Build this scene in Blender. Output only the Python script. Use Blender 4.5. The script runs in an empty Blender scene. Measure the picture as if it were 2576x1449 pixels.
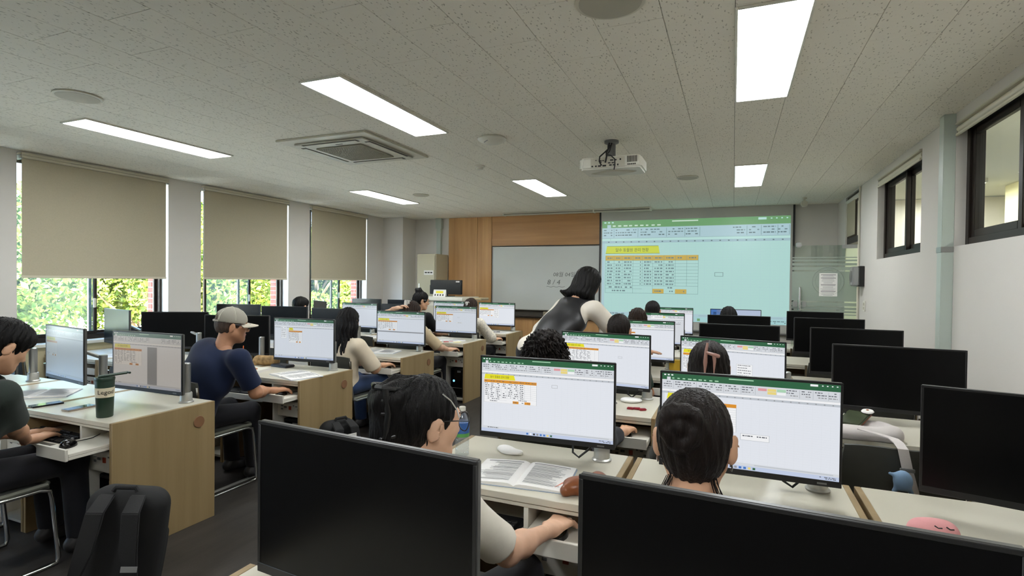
import bpy, bmesh, math, random
import numpy as np
from mathutils import Vector, Matrix

random.seed(7); np.random.seed(7)
sc = bpy.context.scene
COL = sc.collection
PI = math.pi
R = math.radians

# ------------------------------------------------------------------ camera
cam_data = bpy.data.cameras.new('camera')
cam = bpy.data.objects.new('camera', cam_data); COL.objects.link(cam)
cam_data.sensor_fit = 'HORIZONTAL'; cam_data.sensor_width = 36.0
cam_data.lens = 1351.4 * 36.0 / 2576.0
cam_data.clip_start = 0.02
YAW, PITCH, ROLL = -0.39071, -0.013636, 0.010917
fw = Vector((math.sin(YAW) * math.cos(PITCH), math.cos(YAW) * math.cos(PITCH), math.sin(PITCH)))
ri = Vector((math.cos(YAW), -math.sin(YAW), 0))
up = ri.cross(fw)
r2 = ri * math.cos(ROLL) + up * math.sin(ROLL)
u2 = -ri * math.sin(ROLL) + up * math.cos(ROLL)
cm = Matrix((r2, u2, -fw)).transposed().to_4x4()
cm.translation = Vector((0, 0, 1.51))
cam.matrix_world = cm
sc.camera = cam

# ------------------------------------------------------------------ world, sun, exposure
world = bpy.data.worlds.new('world'); sc.world = world
world.use_nodes = True
wn = world.node_tree.nodes; wl = world.node_tree.links
wn.clear()
wo = wn.new('ShaderNodeOutputWorld'); wb = wn.new('ShaderNodeBackground')
sky = wn.new('ShaderNodeTexSky')
sky.sky_type = 'HOSEK_WILKIE'
sky.turbidity = 4.0
sky.sun_direction = (0.32, -0.15, 0.935)
wl.new(sky.outputs[0], wb.inputs[0]); wl.new(wb.outputs[0], wo.inputs[0])
wb.inputs[1].default_value = 60.0
sun_d = bpy.data.lights.new('sun', 'SUN'); sun_d.energy = 260.0; sun_d.angle = 0.01; sun_d.color = (1, 0.95, 0.85)
sun = bpy.data.objects.new('sun', sun_d); COL.objects.link(sun)
sun.rotation_euler = Vector((-0.32, 0.15, -0.935)).to_track_quat('-Z', 'Y').to_euler()
sc.view_settings.view_transform = 'Standard'
sc.view_settings.look = 'None'
sc.view_settings.gamma = 1.0
sc.view_settings.use_curve_mapping = False
sc.view_settings.exposure = 0.0
LED = 28.5            # radiance of the ceiling panels
try:
    sc.cycles.use_denoising = True
    sc.cycles.max_bounces = 12
    sc.cycles.diffuse_bounces = 9
    sc.cycles.transparent_max_bounces = 12
    sc.cycles.caustics_reflective = False
    sc.cycles.caustics_refractive = False
    sc.cycles.sample_clamp_indirect = 10.0
except Exception:
    pass

# ------------------------------------------------------------------ materials
def lin(c):
    return tuple(((v / 255.0) / 12.92 if v / 255.0 <= 0.04045 else ((v / 255.0 + 0.055) / 1.055) ** 2.4) for v in c)

MATS = {}
def mat(name, col, rough=0.5, metal=0.0, spec=0.5, vary=0.0, vscale=8.0, stretch=(1, 1, 1), bump=0.0, bscale=60.0, bstretch=None, coat=0.0, sheen=0.0):
    if name in MATS: return MATS[name]
    m = bpy.data.materials.new(name); m.use_nodes = True
    nt = m.node_tree; b = nt.nodes['Principled BSDF']
    c = lin(col)
    b.inputs['Base Color'].default_value = (*c, 1)
    b.inputs['Roughness'].default_value = rough
    b.inputs['Metallic'].default_value = metal
    b.inputs['Specular IOR Level'].default_value = spec
    if coat: b.inputs['Coat Weight'].default_value = coat
    if sheen: b.inputs['Sheen Weight'].default_value = sheen
    if vary or bump:
        tc = nt.nodes.new('ShaderNodeTexCoord')
    if vary:
        mp = nt.nodes.new('ShaderNodeMapping'); mp.inputs['Scale'].default_value = stretch
        nz = nt.nodes.new('ShaderNodeTexNoise'); nz.inputs['Scale'].default_value = vscale; nz.inputs['Detail'].default_value = 5
        cr = nt.nodes.new('ShaderNodeValToRGB')
        cr.color_ramp.elements[0].position = 0.3; cr.color_ramp.elements[1].position = 0.7
        cr.color_ramp.elements[0].color = (*[v * (1 - vary) for v in c], 1)
        cr.color_ramp.elements[1].color = (*[min(1, v * (1 + vary)) for v in c], 1)
        nt.links.new(tc.outputs['Object'], mp.inputs[0]); nt.links.new(mp.outputs[0], nz.inputs['Vector'])
        nt.links.new(nz.outputs['Fac'], cr.inputs[0]); nt.links.new(cr.outputs[0], b.inputs['Base Color'])
    if bump:
        mp2 = nt.nodes.new('ShaderNodeMapping'); mp2.inputs['Scale'].default_value = bstretch or (1, 1, 1)
        n2 = nt.nodes.new('ShaderNodeTexNoise'); n2.inputs['Scale'].default_value = bscale; n2.inputs['Detail'].default_value = 3
        bp = nt.nodes.new('ShaderNodeBump'); bp.inputs['Strength'].default_value = bump; bp.inputs['Distance'].default_value = 0.01
        nt.links.new(tc.outputs['Object'], mp2.inputs[0]); nt.links.new(mp2.outputs[0], n2.inputs['Vector'])
        nt.links.new(n2.outputs['Fac'], bp.inputs['Height']); nt.links.new(bp.outputs[0], b.inputs['Normal'])
    MATS[name] = m
    return m

def emat(name, col, strength, lin_col=None):
    if name in MATS: return MATS[name]
    m = bpy.data.materials.new(name); m.use_nodes = True
    nt = m.node_tree; b = nt.nodes['Principled BSDF']
    c = lin_col or lin(col)
    b.inputs['Base Color'].default_value = (0.02, 0.02, 0.02, 1)
    b.inputs['Roughness'].default_value = 0.3
    b.inputs['Emission Color'].default_value = (*c, 1)
    b.inputs['Emission Strength'].default_value = strength
    MATS[name] = m
    return m

def glass_mat(name, tint=(1, 1, 1), haze=0.0, hazecol=(200, 210, 210), gloss=0.08):
    m = bpy.data.materials.new(name); m.use_nodes = True
    nt = m.node_tree; nt.nodes.clear()
    out = nt.nodes.new('ShaderNodeOutputMaterial')
    tr = nt.nodes.new('ShaderNodeBsdfTransparent'); tr.inputs[0].default_value = (*tint, 1)
    gl = nt.nodes.new('ShaderNodeBsdfGlossy'); gl.inputs['Roughness'].default_value = 0.02
    mx = nt.nodes.new('ShaderNodeMixShader'); mx.inputs[0].default_value = gloss
    nt.links.new(tr.outputs[0], mx.inputs[1]); nt.links.new(gl.outputs[0], mx.inputs[2])
    last = mx
    if haze:
        df = nt.nodes.new('ShaderNodeBsdfTranslucent'); df.inputs[0].default_value = (*lin(hazecol), 1)
        d2 = nt.nodes.new('ShaderNodeBsdfDiffuse'); d2.inputs[0].default_value = (*lin(hazecol), 1)
        ad = nt.nodes.new('ShaderNodeMixShader'); ad.inputs[0].default_value = 0.5
        nt.links.new(df.outputs[0], ad.inputs[1]); nt.links.new(d2.outputs[0], ad.inputs[2])
        m2 = nt.nodes.new('ShaderNodeMixShader'); m2.inputs[0].default_value = haze
        nt.links.new(mx.outputs[0], m2.inputs[1]); nt.links.new(ad.outputs[0], m2.inputs[2]); last = m2
    nt.links.new(last.outputs[0], out.inputs[0])
    MATS[name] = m
    return m

def wood(name, c1, c2, vertical=True, scale=1.0, rough=0.5, axis=None):
    m = bpy.data.materials.new(name); m.use_nodes = True
    nt = m.node_tree; b = nt.nodes['Principled BSDF']; b.inputs['Roughness'].default_value = rough
    tc = nt.nodes.new('ShaderNodeTexCoord'); mp = nt.nodes.new('ShaderNodeMapping')
    st = axis or ((9, 9, 0.5) if vertical else (0.5, 9, 9))
    mp.inputs['Scale'].default_value = tuple(v * scale for v in st)
    n1 = nt.nodes.new('ShaderNodeTexNoise'); n1.inputs['Scale'].default_value = 1.0; n1.inputs['Detail'].default_value = 8; n1.inputs['Roughness'].default_value = 0.6
    cr = nt.nodes.new('ShaderNodeValToRGB')
    cr.color_ramp.elements[0].position = 0.32; cr.color_ramp.elements[1].position = 0.68
    cr.color_ramp.elements[0].color = (*lin(c1), 1); cr.color_ramp.elements[1].color = (*lin(c2), 1)
    nt.links.new(tc.outputs['Object'], mp.inputs[0]); nt.links.new(mp.outputs[0], n1.inputs['Vector'])
    nt.links.new(n1.outputs['Fac'], cr.inputs[0]); nt.links.new(cr.outputs[0], b.inputs['Base Color'])
    MATS[name] = m
    return m

def tile_mat():
    m = bpy.data.materials.new('ceiling_tile'); m.use_nodes = True
    nt = m.node_tree; b = nt.nodes['Principled BSDF']; b.inputs['Roughness'].default_value = 0.85
    b.inputs['Specular IOR Level'].default_value = 0.2
    ge = nt.nodes.new('ShaderNodeNewGeometry')
    mp = nt.nodes.new('ShaderNodeMapping'); mp.inputs['Scale'].default_value = (62, 24, 24); mp.inputs['Rotation'].default_value = (0, 0, 0.5)
    wp = nt.nodes.new('ShaderNodeTexNoise'); wp.inputs['Scale'].default_value = 40; wp.inputs['Detail'].default_value = 2
    ad = nt.nodes.new('ShaderNodeVectorMath'); ad.operation = 'MULTIPLY_ADD'; ad.inputs[1].default_value = (1.2, 1.2, 1.2)
    vo = nt.nodes.new('ShaderNodeTexVoronoi'); vo.feature = 'F1'; vo.inputs['Scale'].default_value = 1.0; vo.inputs['Randomness'].default_value = 0.8
    cr = nt.nodes.new('ShaderNodeValToRGB')
    cr.color_ramp.elements[0].position = 0.15; cr.color_ramp.elements[1].position = 0.23
    cr.color_ramp.elements[0].color = (*lin((188, 184, 170)), 1); cr.color_ramp.elements[1].color = (*lin((242, 238, 226)), 1)
    nt.links.new(ge.outputs['Position'], mp.inputs[0]); nt.links.new(ge.outputs['Position'], wp.inputs['Vector'])
    nt.links.new(wp.outputs['Color'], ad.inputs[0]); nt.links.new(mp.outputs[0], ad.inputs[2])
    nt.links.new(ad.outputs[0], vo.inputs['Vector'])
    nt.links.new(vo.outputs['Distance'], cr.inputs[0]); nt.links.new(cr.outputs[0], b.inputs['Base Color'])
    bp = nt.nodes.new('ShaderNodeBump'); bp.inputs['Strength'].default_value = 0.4; bp.inputs['Distance'].default_value = 0.003
    nt.links.new(cr.outputs[0], bp.inputs['Height']); nt.links.new(bp.outputs[0], b.inputs['Normal'])
    MATS['ceiling_tile'] = m
    return m

M_wall = mat('wall_paint', (212, 208, 202), 0.75, spec=0.25, vary=0.02, vscale=1.2, bump=0.05, bscale=250)
M_low = mat('wall_lower_paint', (188, 180, 146), 0.7, vary=0.03, vscale=2)
M_tile = tile_mat()
M_backing = mat('tile_grid', (120, 118, 108), 0.9)
M_floor = mat('vinyl_floor', (54, 50, 46), 0.5, spec=0.35, vary=0.22, vscale=3.0, stretch=(6, 0.8, 1), bump=0.06, bscale=120)
M_beech = wood('beech_board', (138, 117, 80), (156, 134, 97), True, 1.0, 0.5)
M_beechtop = wood('beech_edge', (146, 124, 86), (160, 140, 100), True, 1.0, 0.5, axis=(9, 0.6, 9))
M_oak = wood('oak_panel', (178, 134, 84), (204, 160, 108), True, 1.1, 0.45)
M_oakh = wood('oak_panel_horizontal', (168, 124, 78), (194, 148, 98), False, 1.1, 0.45)
M_white = mat('white_laminate', (204, 199, 182), 0.28, spec=0.5, vary=0.015, vscale=5)
M_whitem = mat('white_melamine', (214, 210, 198), 0.45)
M_whitep = mat('white_plastic', (222, 220, 208), 0.4)
M_offwhite = mat('offwhite_plastic', (200, 196, 180), 0.45)
M_groove = mat('dark_groove', (70, 66, 58), 0.7)
M_brownframe = mat('brown_aluminium', (34, 27, 22), 0.42, spec=0.3)
M_gasket = mat('window_gasket', (26, 24, 22), 0.5)
M_black = mat('black_plastic', (20, 20, 21), 0.45, vary=0.05, vscale=30)
M_blackgloss = mat('black_gloss', (12, 12, 13), 0.12)
M_offscreen = mat('dark_screen_panel', (5, 5, 6), 0.30, spec=0.22)
M_grey = mat('grey_plastic', (110, 110, 108), 0.45)
M_steel = mat('brushed_steel', (176, 178, 176), 0.35, metal=0.85, bump=0.03, bscale=90, bstretch=(1, 1, 12))
M_alu = mat('cast_aluminium', (186, 186, 180), 0.4, metal=0.6)
M_chrome = mat('chrome', (205, 206, 205), 0.18, metal=1.0)
M_chairplast = mat('chair_plastic', (60, 61, 56), 0.55, vary=0.06, vscale=12)
M_chairtrim = mat('chair_trim', (112, 114, 102), 0.5)
M_fabric = mat('blind_fabric', (182, 174, 152), 0.9, spec=0.1, vary=0.03, vscale=90, bump=0.12, bscale=420)
M_blindrail = mat('blind_rail', (206, 200, 180), 0.4)
M_paper = mat('paper', (232, 230, 226), 0.8, vary=0.02, vscale=6)
M_ink = mat('printed_ink', (120, 120, 122), 0.8)
M_inkdark = mat('dark_ink', (46, 46, 48), 0.8)
M_board = mat('whiteboard_surface', (204, 208, 204), 0.16, spec=0.55)
M_screenfab = mat('projection_screen_fabric', (196, 196, 190), 0.85, spec=0.1)
M_duct = mat('painted_steel_duct', (186, 196, 188), 0.35, spec=0.5)
M_cab = mat('steel_cabinet', (186, 180, 156), 0.45)
M_brick = mat('red_brick', (150, 70, 60), 0.9, vary=0.2, vscale=14, bump=0.3, bscale=60)
M_mortar = mat('brick_mortar', (222, 214, 206), 0.9)
M_bounce = mat('bounce_ground', (234, 230, 220), 0.9, vary=0.04, vscale=0.6)  # unseen ground, made pale to throw sunlight up onto the ceiling
M_bark = mat('bark', (92, 74, 56), 0.9, vary=0.2, vscale=10)
M_led = emat('led_diffuser', (255, 255, 255), LED, (0.95, 0.98, 1.0))
M_glass = glass_mat('clear_glass', (0.97, 0.99, 0.98), 0.0, gloss=0.05)
M_glasshaze = glass_mat('dusty_glass', (0.9, 0.97, 0.98), 0.045, (215, 235, 240), 0.05)
M_doorglass = glass_mat('door_glass', (0.86, 0.92, 0.88), 0.0, gloss=0.08)
M_frost = glass_mat('frosted_film', (0.85, 0.9, 0.86), 0.6, (196, 204, 196), 0.02)
M_bottle = glass_mat('clear_plastic', (0.95, 0.98, 1.0), 0.05, (230, 240, 245), 0.14)

# ------------------------------------------------------------------ mesh helpers
class MB:
    def __init__(s):
        s.v = []; s.f = []; s.m = []
    def add(s, vs, fs, mi=0):
        o = len(s.v)
        s.v += [tuple(p) for p in vs]
        s.f += [tuple(o + i for i in f) for f in fs]
        s.m += [mi] * len(fs)
        return s
    def box(s, x0, y0, z0, x1, y1, z1, mi=0, T=None):
        vs = [Vector(p) for p in ((x0, y0, z0), (x1, y0, z0), (x1, y1, z0), (x0, y1, z0), (x0, y0, z1), (x1, y0, z1), (x1, y1, z1), (x0, y1, z1))]
        if T is not None: vs = [T @ p for p in vs]
        return s.add(vs, [(0, 3, 2, 1), (4, 5, 6, 7), (0, 1, 5, 4), (1, 2, 6, 5), (2, 3, 7, 6), (3, 0, 4, 7)], mi)
    def tube(s, pts, r, n=8, mi=0, closed=False):
        pts = [Vector(p) for p in pts]; N = len(pts)
        rr = r if isinstance(r, (list, tuple)) else [r] * N
        vs = []; fs = []
        prev = None
        for i, p in enumerate(pts):
            if closed: t = pts[(i + 1) % N] - pts[i - 1]
            else: t = pts[min(i + 1, N - 1)] - pts[max(i - 1, 0)]
            t = t.normalized() if t.length > 1e-9 else Vector((0, 0, 1))
            if prev is None:
                a = t.cross(Vector((0, 0, 1)))
                if a.length < 1e-3: a = t.cross(Vector((0, 1, 0)))
                a.normalize()
            else:
                a = prev - t * prev.dot(t)
                if a.length < 1e-6: a = t.orthogonal()
                a.normalize()
            prev = a; b = t.cross(a)
            for k in range(n):
                th = 2 * PI * k / n
                vs.append(p + (a * math.cos(th) + b * math.sin(th)) * rr[i])
        for i in range(N if closed else N - 1):
            j = (i + 1) % N
            for k in range(n):
                l = (k + 1) % n
                fs.append((i * n + k, i * n + l, j * n + l, j * n + k))
        if not closed:
            fs.append(tuple(range(n - 1, -1, -1))); fs.append(tuple((N - 1) * n + k for k in range(n)))
        return s.add(vs, fs, mi)
    def cyl(s, p0, p1, r0, r1=None, n=20, mi=0):
        return s.tube([p0, p1], [r0, r0 if r1 is None else r1], n, mi)
    def lathe(s, prof, c=(0, 0, 0), n=24, mi=0, T=None):
        vs = []; fs = []
        for r, z in prof:
            for k in range(n):
                th = 2 * PI * k / n
                p = Vector((c[0] + r * math.cos(th), c[1] + r * math.sin(th), c[2] + z))
                vs.append(T @ p if T is not None else p)
        for i in range(len(prof) - 1):
            for k in range(n):
                l = (k + 1) % n
                fs.append((i * n + k, i * n + l, (i + 1) * n + l, (i + 1) * n + k))
        fs.append(tuple(range(n - 1, -1, -1))); fs.append(tuple((len(prof) - 1) * n + k for k in range(n)))
        return s.add(vs, fs, mi)
    def prism(s, poly, h0, h1, fn, mi=0):
        n = len(poly)
        vs = [fn(a, b, h0) for a, b in poly] + [fn(a, b, h1) for a, b in poly]
        fs = [tuple(range(n - 1, -1, -1)), tuple(range(n, 2 * n))]
        fs += [(i, (i + 1) % n, n + (i + 1) % n, n + i) for i in range(n)]
        return s.add(vs, fs, mi)
    def mesh(s, name, mats, smooth=False, bevel=0.0, angle=40, seg=2):
        me = bpy.data.meshes.new(name)
        me.from_pydata(s.v, [], s.f)
        mats = mats if isinstance(mats, (list, tuple)) else [mats]
        for m in mats: me.materials.append(m)
        me.polygons.foreach_set('material_index', s.m)
        bm = bmesh.new(); bm.from_mesh(me)
        bmesh.ops.recalc_face_normals(bm, faces=bm.faces)
        if bevel:
            ed = [e for e in bm.edges if len(e.link_faces) == 2 and e.calc_face_angle(0) > R(angle)]
            bmesh.ops.bevel(bm, geom=ed, offset=bevel, segments=seg, affect='EDGES', clamp_overlap=True)
        bm.to_mesh(me); bm.free()
        if smooth or bevel:
            me.polygons.foreach_set('use_smooth', [True] * len(me.polygons))
            me.set_sharp_from_angle(angle=R(angle))
        me.update()
        return me
    def build(s, name, mats, parent=None, smooth=False, bevel=0.0, angle=40, loc=None, rot=None, seg=2):
        return obj(name, s.mesh(name, mats, smooth, bevel, angle, seg), parent, loc, rot)

def obj(name, me, parent=None, loc=None, rot=None):
    o = bpy.data.objects.new(name, me); COL.objects.link(o)
    if parent is not None: o.parent = parent
    if loc is not None: o.location = loc
    if rot is not None: o.rotation_euler = rot
    return o

def tag(o, label=None, cat=None, group=None, kind=None):
    if label: o['label'] = label
    if cat: o['category'] = cat
    if group: o['group'] = group
    if kind: o['kind'] = kind
    return o

def thing(name, label, cat, loc=(0, 0, 0), rz=0.0, group=None, kind=None):
    o = bpy.data.objects.new(name, None); COL.objects.link(o)
    o.empty_display_size = 0.05
    o.location = loc; o.rotation_euler = (0, 0, rz)
    return tag(o, label, cat, group, kind)

def copy_tree(o, parent=None):
    c = o.copy(); COL.objects.link(c); c.parent = parent
    for ch in list(o.children): copy_tree(ch, c)
    return c

_tx = {}
def text_geo(s):
    """flat outline of a string: verts with height 1 and width w"""
    if s in _tx: return _tx[s]
    c = bpy.data.curves.new('lettering', 'FONT'); c.body = s; c.resolution_u = 2
    o = bpy.data.objects.new('lettering', c); COL.objects.link(o)
    bpy.context.view_layer.update()
    me = o.to_mesh()
    vs = [tuple(v.co) for v in me.vertices]; fs = [tuple(p.vertices) for p in me.polygons]
    o.to_mesh_clear(); bpy.data.objects.remove(o); bpy.data.curves.remove(c)
    x0 = min(v[0] for v in vs); x1 = max(v[0] for v in vs); y0 = min(v[1] for v in vs); y1 = max(v[1] for v in vs)
    h = y1 - y0
    _tx[s] = ([((v[0] - x0) / h, (v[1] - y0) / h) for v in vs], fs, (x1 - x0) / h)
    return _tx[s]

# ================================================================== the room
XL, XR, YF, YB, ZC = -6.30, 1.41, 9.15, -2.4, 2.70
XO = -6.66            # outer face of the window wall
WIN = [(2.93, 4.41), (4.84, 6.30), (6.74, 8.20), (1.02, 2.50), (-0.89, 0.59)]
WZ0, WZ1 = 0.82, 2.68

b = MB(); b.box(XO, YB - 0.15, -0.12, 3.7, YF + 0.15, 0.0)
floor = tag(b.build('floor', M_floor), kind='structure')
b = MB(); b.box(-3.362, 2.44, 0.0, -3.334, 3.12, 0.008)
tag(b.build('floor_cable_cover', M_alu, bevel=0.003), 'thin metal cable cover strip on the dark floor between desk rows', 'cable cover')

# ceiling and tiles
b = MB(); b.box(XO, YB - 0.15, 2.711, XR + 0.15, YF + 0.15, 2.80)
ceiling = tag(b.build('ceiling', M_backing), kind='structure')
tiles = []
k0 = int(math.floor((XL + 0.01) / 0.3)); k1 = int(math.ceil((XR + 0.01) / 0.3))
for k in range(k0, k1):
    xa, xb = max(XL, -0.01 + 0.3 * k), min(XR, -0.01 + 0.3 * (k + 1))
    ph = 2.505 if k % 2 == 0 else 2.805
    n0 = int(math.floor((YB - ph) / 0.6)); n1 = int(math.ceil((YF - ph) / 0.6))
    for n in range(n0, n1):
        ya, yb = max(YB, ph + 0.6 * n), min(YF, ph + 0.6 * (n + 1))
        if xb - xa < 0.02 or yb - ya < 0.02: continue
        c = Vector(((xa + xb) / 2, (ya + yb) / 2, ZC - 1.51))
        vis = c.dot(fw) > 0.75 and abs(c.dot(r2) / max(0.1, c.dot(fw))) < 1.05 and c.z / max(0.1, c.dot(fw)) < 0.62
        tiles.append((0 if vis else 1, c.length, xa, xb, ya, yb))
tiles.sort()
tme = {}
rest = MB()
for i, (nv, d, xa, xb, ya, yb) in enumerate(tiles):
    w, l = round(xb - xa, 3), round(yb - ya, 3)
    if i < 300 and not nv:
        if (w, l) not in tme:
            q = MB(); g = 0.0012
            q.box(-w / 2 + g, -l / 2 + g, 0, w / 2 - g, l / 2 - g, 0.011)
            tme[(w, l)] = q.mesh('ceiling_tile', M_tile, bevel=0.0015, seg=1)
        obj('ceiling_tile', tme[(w, l)], ceiling, ((xa + xb) / 2, (ya + yb) / 2, ZC))
    else:
        rest.box(xa + 0.0012, ya + 0.0012, ZC, xb - 0.0012, yb - 0.0012, ZC + 0.011)
tag(rest.build('tile_field', M_tile, ceiling), kind='stuff')

# window wall
b = MB()
ys = sorted(WIN)
b.box(XO, YB - 0.15, 0, XL, YF + 0.15, WZ0 - 0.02, 1)
b.box(XO, YB - 0.15, WZ1, XL, YF + 0.15, 2.71, 0)
prev = YB - 0.15
for y0, y1 in ys:
    b.box(XO, prev, WZ0 - 0.02, XL, y0, WZ1, 0); prev = y1
b.box(XO, prev, WZ0 - 0.02, XL, YF + 0.15, WZ1, 0)
wall_left = tag(b.build('wall_left', [M_wall, M_low]), kind='structure')
# one sill board per window
for i, (y0, y1) in enumerate(ys):
    q = MB(); q.box(-6.44, y0 - 0.02, 0.80, XL + 0.035, y1 + 0.02, 0.832)
    tag(q.build('trim_%d' % (i + 1), M_whitep, bevel=0.004), kind='structure')

# brick returns outside the three windows in view
qb = {}
def brick(w):
    if w not in qb:
        q = MB(); q.box(0, -0.006, 0, w, 0.0, 0.057); qb[w] = q.mesh('brick', M_brick, bevel=0.002, seg=1)
    return qb[w]
for (y0, y1) in WIN[:3]:
    q = MB(); q.box(XO, y1 - 0.003, 0.83, -6.506, y1, 2.66)
    q.build('mortar_bed', M_mortar, wall_left)
    for c in range(12):
        z = 0.85 + 0.067 * c
        for (xx, w) in (((-6.655, 0.145),) if c % 2 else ((-6.655, 0.07), (-6.575, 0.066))):
            obj('brick', brick(w), wall_left, (xx, y1 - 0.003, z))

def sash(parent, ya, yb, za, zb, x, gm, wdt=0.03, handle=None, name='sash'):
    q = MB(); t = 0.016
    q.box(x - t, ya, za, x + t, ya + wdt, zb); q.box(x - t, yb - wdt, za, x + t, yb, zb)
    q.box(x - t, ya + wdt, za, x + t, yb - wdt, za + wdt); q.box(x - t, ya + wdt, zb - wdt, x + t, yb - wdt, zb)
    s = q.build(name, M_brownframe, parent, bevel=0.003)
    q = MB(); q.box(x - 0.003, ya + wdt - 0.004, za + wdt - 0.004, x + 0.003, yb - wdt + 0.004, zb - wdt + 0.004)
    q.build('pane', gm, s)
    if handle is not None:
        q = MB(); q.box(x + t, handle - 0.012, 1.17, x + t + 0.02, handle + 0.012, 1.27); q.build('latch', M_offwhite, s, bevel=0.004)
    return s

for i, (y0, y1) in enumerate(WIN):
    w = thing('window_%d' % (i + 1), None, None, (0, 0, 0), kind='structure')
    q = MB(); za, zb, f = 0.832, 2.66, 0.028
    q.box(-6.505, y0, za, -6.415, y0 + f, zb); q.box(-6.505, y1 - f, za, -6.415, y1, zb)
    q.box(-6.505, y0 + f, za, -6.415, y1 - f, za + 0.055); q.box(-6.505, y0 + f, zb - f, -6.415, y1 - f, zb)
    q.build('frame', M_brownframe, w, bevel=0.003)
    mid = (y0 + y1) / 2; sh = 0.12 if i in (1, 2) else 0.0
    sash(w, y0 + f + sh, mid + 0.03 + sh, za + 0.055, zb - f, -6.442, M_glasshaze, handle=mid + sh)
    sash(w, mid - 0.03, y1 - f, za + 0.055, zb - f, -6.482, M_glass)

# roller blinds
blind_words = ['on the window nearest the tumbler desk', 'on the middle window of the three', 'on the window next to the white pillar',
               'on a window behind the seated rows', 'on the last window by the rear wall']
for i, (y0, y1) in enumerate(WIN):
    t = thing('roller_blind', 'beige roller blind pulled half down ' + blind_words[i], 'blind', (XL - 0.02, (y0 + y1) / 2, 2.66), group='roller blinds on the window wall')
    hw = (y1 - y0) / 2 - 0.035
    q = MB(); q.box(-0.02, -hw - 0.02, -0.004, 0.065, hw + 0.02, 0.02); q.box(0.03, -hw - 0.02, -0.03, 0.062, hw + 0.02, -0.006); q.build('head_rail', M_blindrail, t, bevel=0.004)
    q = MB(); q.cyl((0.012, -hw, -0.02), (0.012, hw, -0.02), 0.018, n=16); q.build('roller_tube', M_fabric, t, smooth=True)
    q = MB(); q.box(0.026, -hw, -1.155, 0.0275, hw, -0.02); q.build('blind_cloth', M_fabric, t)
    q = MB(); q.box(0.019, -hw - 0.004, -1.175, 0.035, hw + 0.004, -1.15); q.build('bottom_bar', M_blindrail, t, bevel=0.004)
    for s in (-1, 1):
        q = MB(); q.box(-0.02, s * (hw + 0.012) - 0.006, -0.045, 0.06, s * (hw + 0.012) + 0.006, 0.0); q.build('bracket', M_steel, t, bevel=0.002)

# column by the front corner
b = MB(); b.box(XL, 8.70, 0, -5.85, YF, ZC + 0.005)
tag(b.build('wall_column', M_wall), kind='structure')

# front wall with its timber panelling
b = MB(); b.box(XO, YF, 0, 3.7, YF + 0.15, 2.71)
wall_front = tag(b.build('wall_front', M_wall), kind='structure')
def panel(x0, x1, z0, z1, m, d=0.028):
    q = MB(); q.box(x0 + 0.003, YF - d, z0 + 0.003, x1 - 0.003, YF, z1 - 0.003)
    return q.build('wood_panel', m, wall_front, bevel=0.002, seg=1)
panel(-5.09, -4.475, 0, ZC, M_oak); panel(-4.475, -4.178, 0, ZC, M_oak)
panel(-4.178, -2.13, 2.15, ZC, M_oakh)
for x0, x1 in ((-4.178, -3.76), (-3.76, -3.34), (-3.34, -2.92), (-2.92, -2.5), (-2.5, -2.13)):
    panel(x0, x1, 0, 0.87, M_oak)
b = MB(); b.box(-4.178, YF - 0.004, 0.87, -2.13, YF, 2.15); b.build('panel_backing', M_groove, wall_front)
# back wall
b = MB(); b.box(XO, YB - 0.15, 0, XR + 0.15, YB, 2.71)
tag(b.build('wall_back', M_wall), kind='structure')

# corridor wall with high windows and the door opening
RW = [(3.16, 4.61), (5.34, 6.79)]
DY0, DY1 = 7.66, 8.56
XR2 = XR + 0.15
b = MB()
b.box(XR, YB - 0.15, 0, XR2, DY0, 1.78); b.box(XR, YB - 0.15, 2.63, XR2, DY0, 2.71)
prev = YB - 0.15
for y0, y1 in RW:
    b.box(XR, prev, 1.78, XR2, y0, 2.63); prev = y1
b.box(XR, prev, 1.78, XR2, DY0, 2.63)
b.box(XR, DY1, 0, XR2, YF, 2.71); b.box(XR, DY0, 2.69, XR2, DY1, 2.71)
wall_right = tag(b.build('wall_right', M_wall), kind='structure')
rb_words = ['window beside the steel duct', 'window near the glass door']
for i, (y0, y1) in enumerate(RW):
    w = thing('window_%d' % (6 + i), None, None, kind='structure')
    q = MB(); za, zb, f = 1.78, 2.63, 0.055
    xa, xb = XR + 0.06, XR2 - 0.005
    q.box(xa, y0, za, xb, y0 + f, zb); q.box(xa, y1 - f, za, xb, y1, zb)
    q.box(xa, y0 + f, za, xb, y1 - f, za + f); q.box(xa, y0 + f, zb - f, xb, y1 - f, zb)
    q.build('frame', M_brownframe, w, bevel=0.003)
    mid = (y0 + y1) / 2
    sash(w, mid - 0.025, y1 - f, za + f, zb - f, XR + 0.09, M_glass, 0.05)
    sash(w, y0 + f, mid + 0.025, za + f, zb - f, XR + 0.125, M_glass, 0.05)
    t = thing('rolled_blind', 'cream blind rolled up atop the high ' + rb_words[i], 'blind', (XR + 0.02, mid, 2.60))
    hw = (y1 - y0) / 2 - 0.02
    q = MB(); q.cyl((0.0, -hw, -0.015), (0.0, hw, -0.015), 0.026, n=16); q.build('roller_tube', M_blindrail, t, smooth=True)
    q = MB(); q.box(-0.032, -hw, -0.065, -0.018, hw, -0.045); q.build('bottom_bar', M_blindrail, t, bevel=0.003)
    q = MB(); q.box(-0.035, -hw, 0.012, 0.03, hw, 0.028); q.build('head_rail', M_offwhite, t, bevel=0.003)
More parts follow.
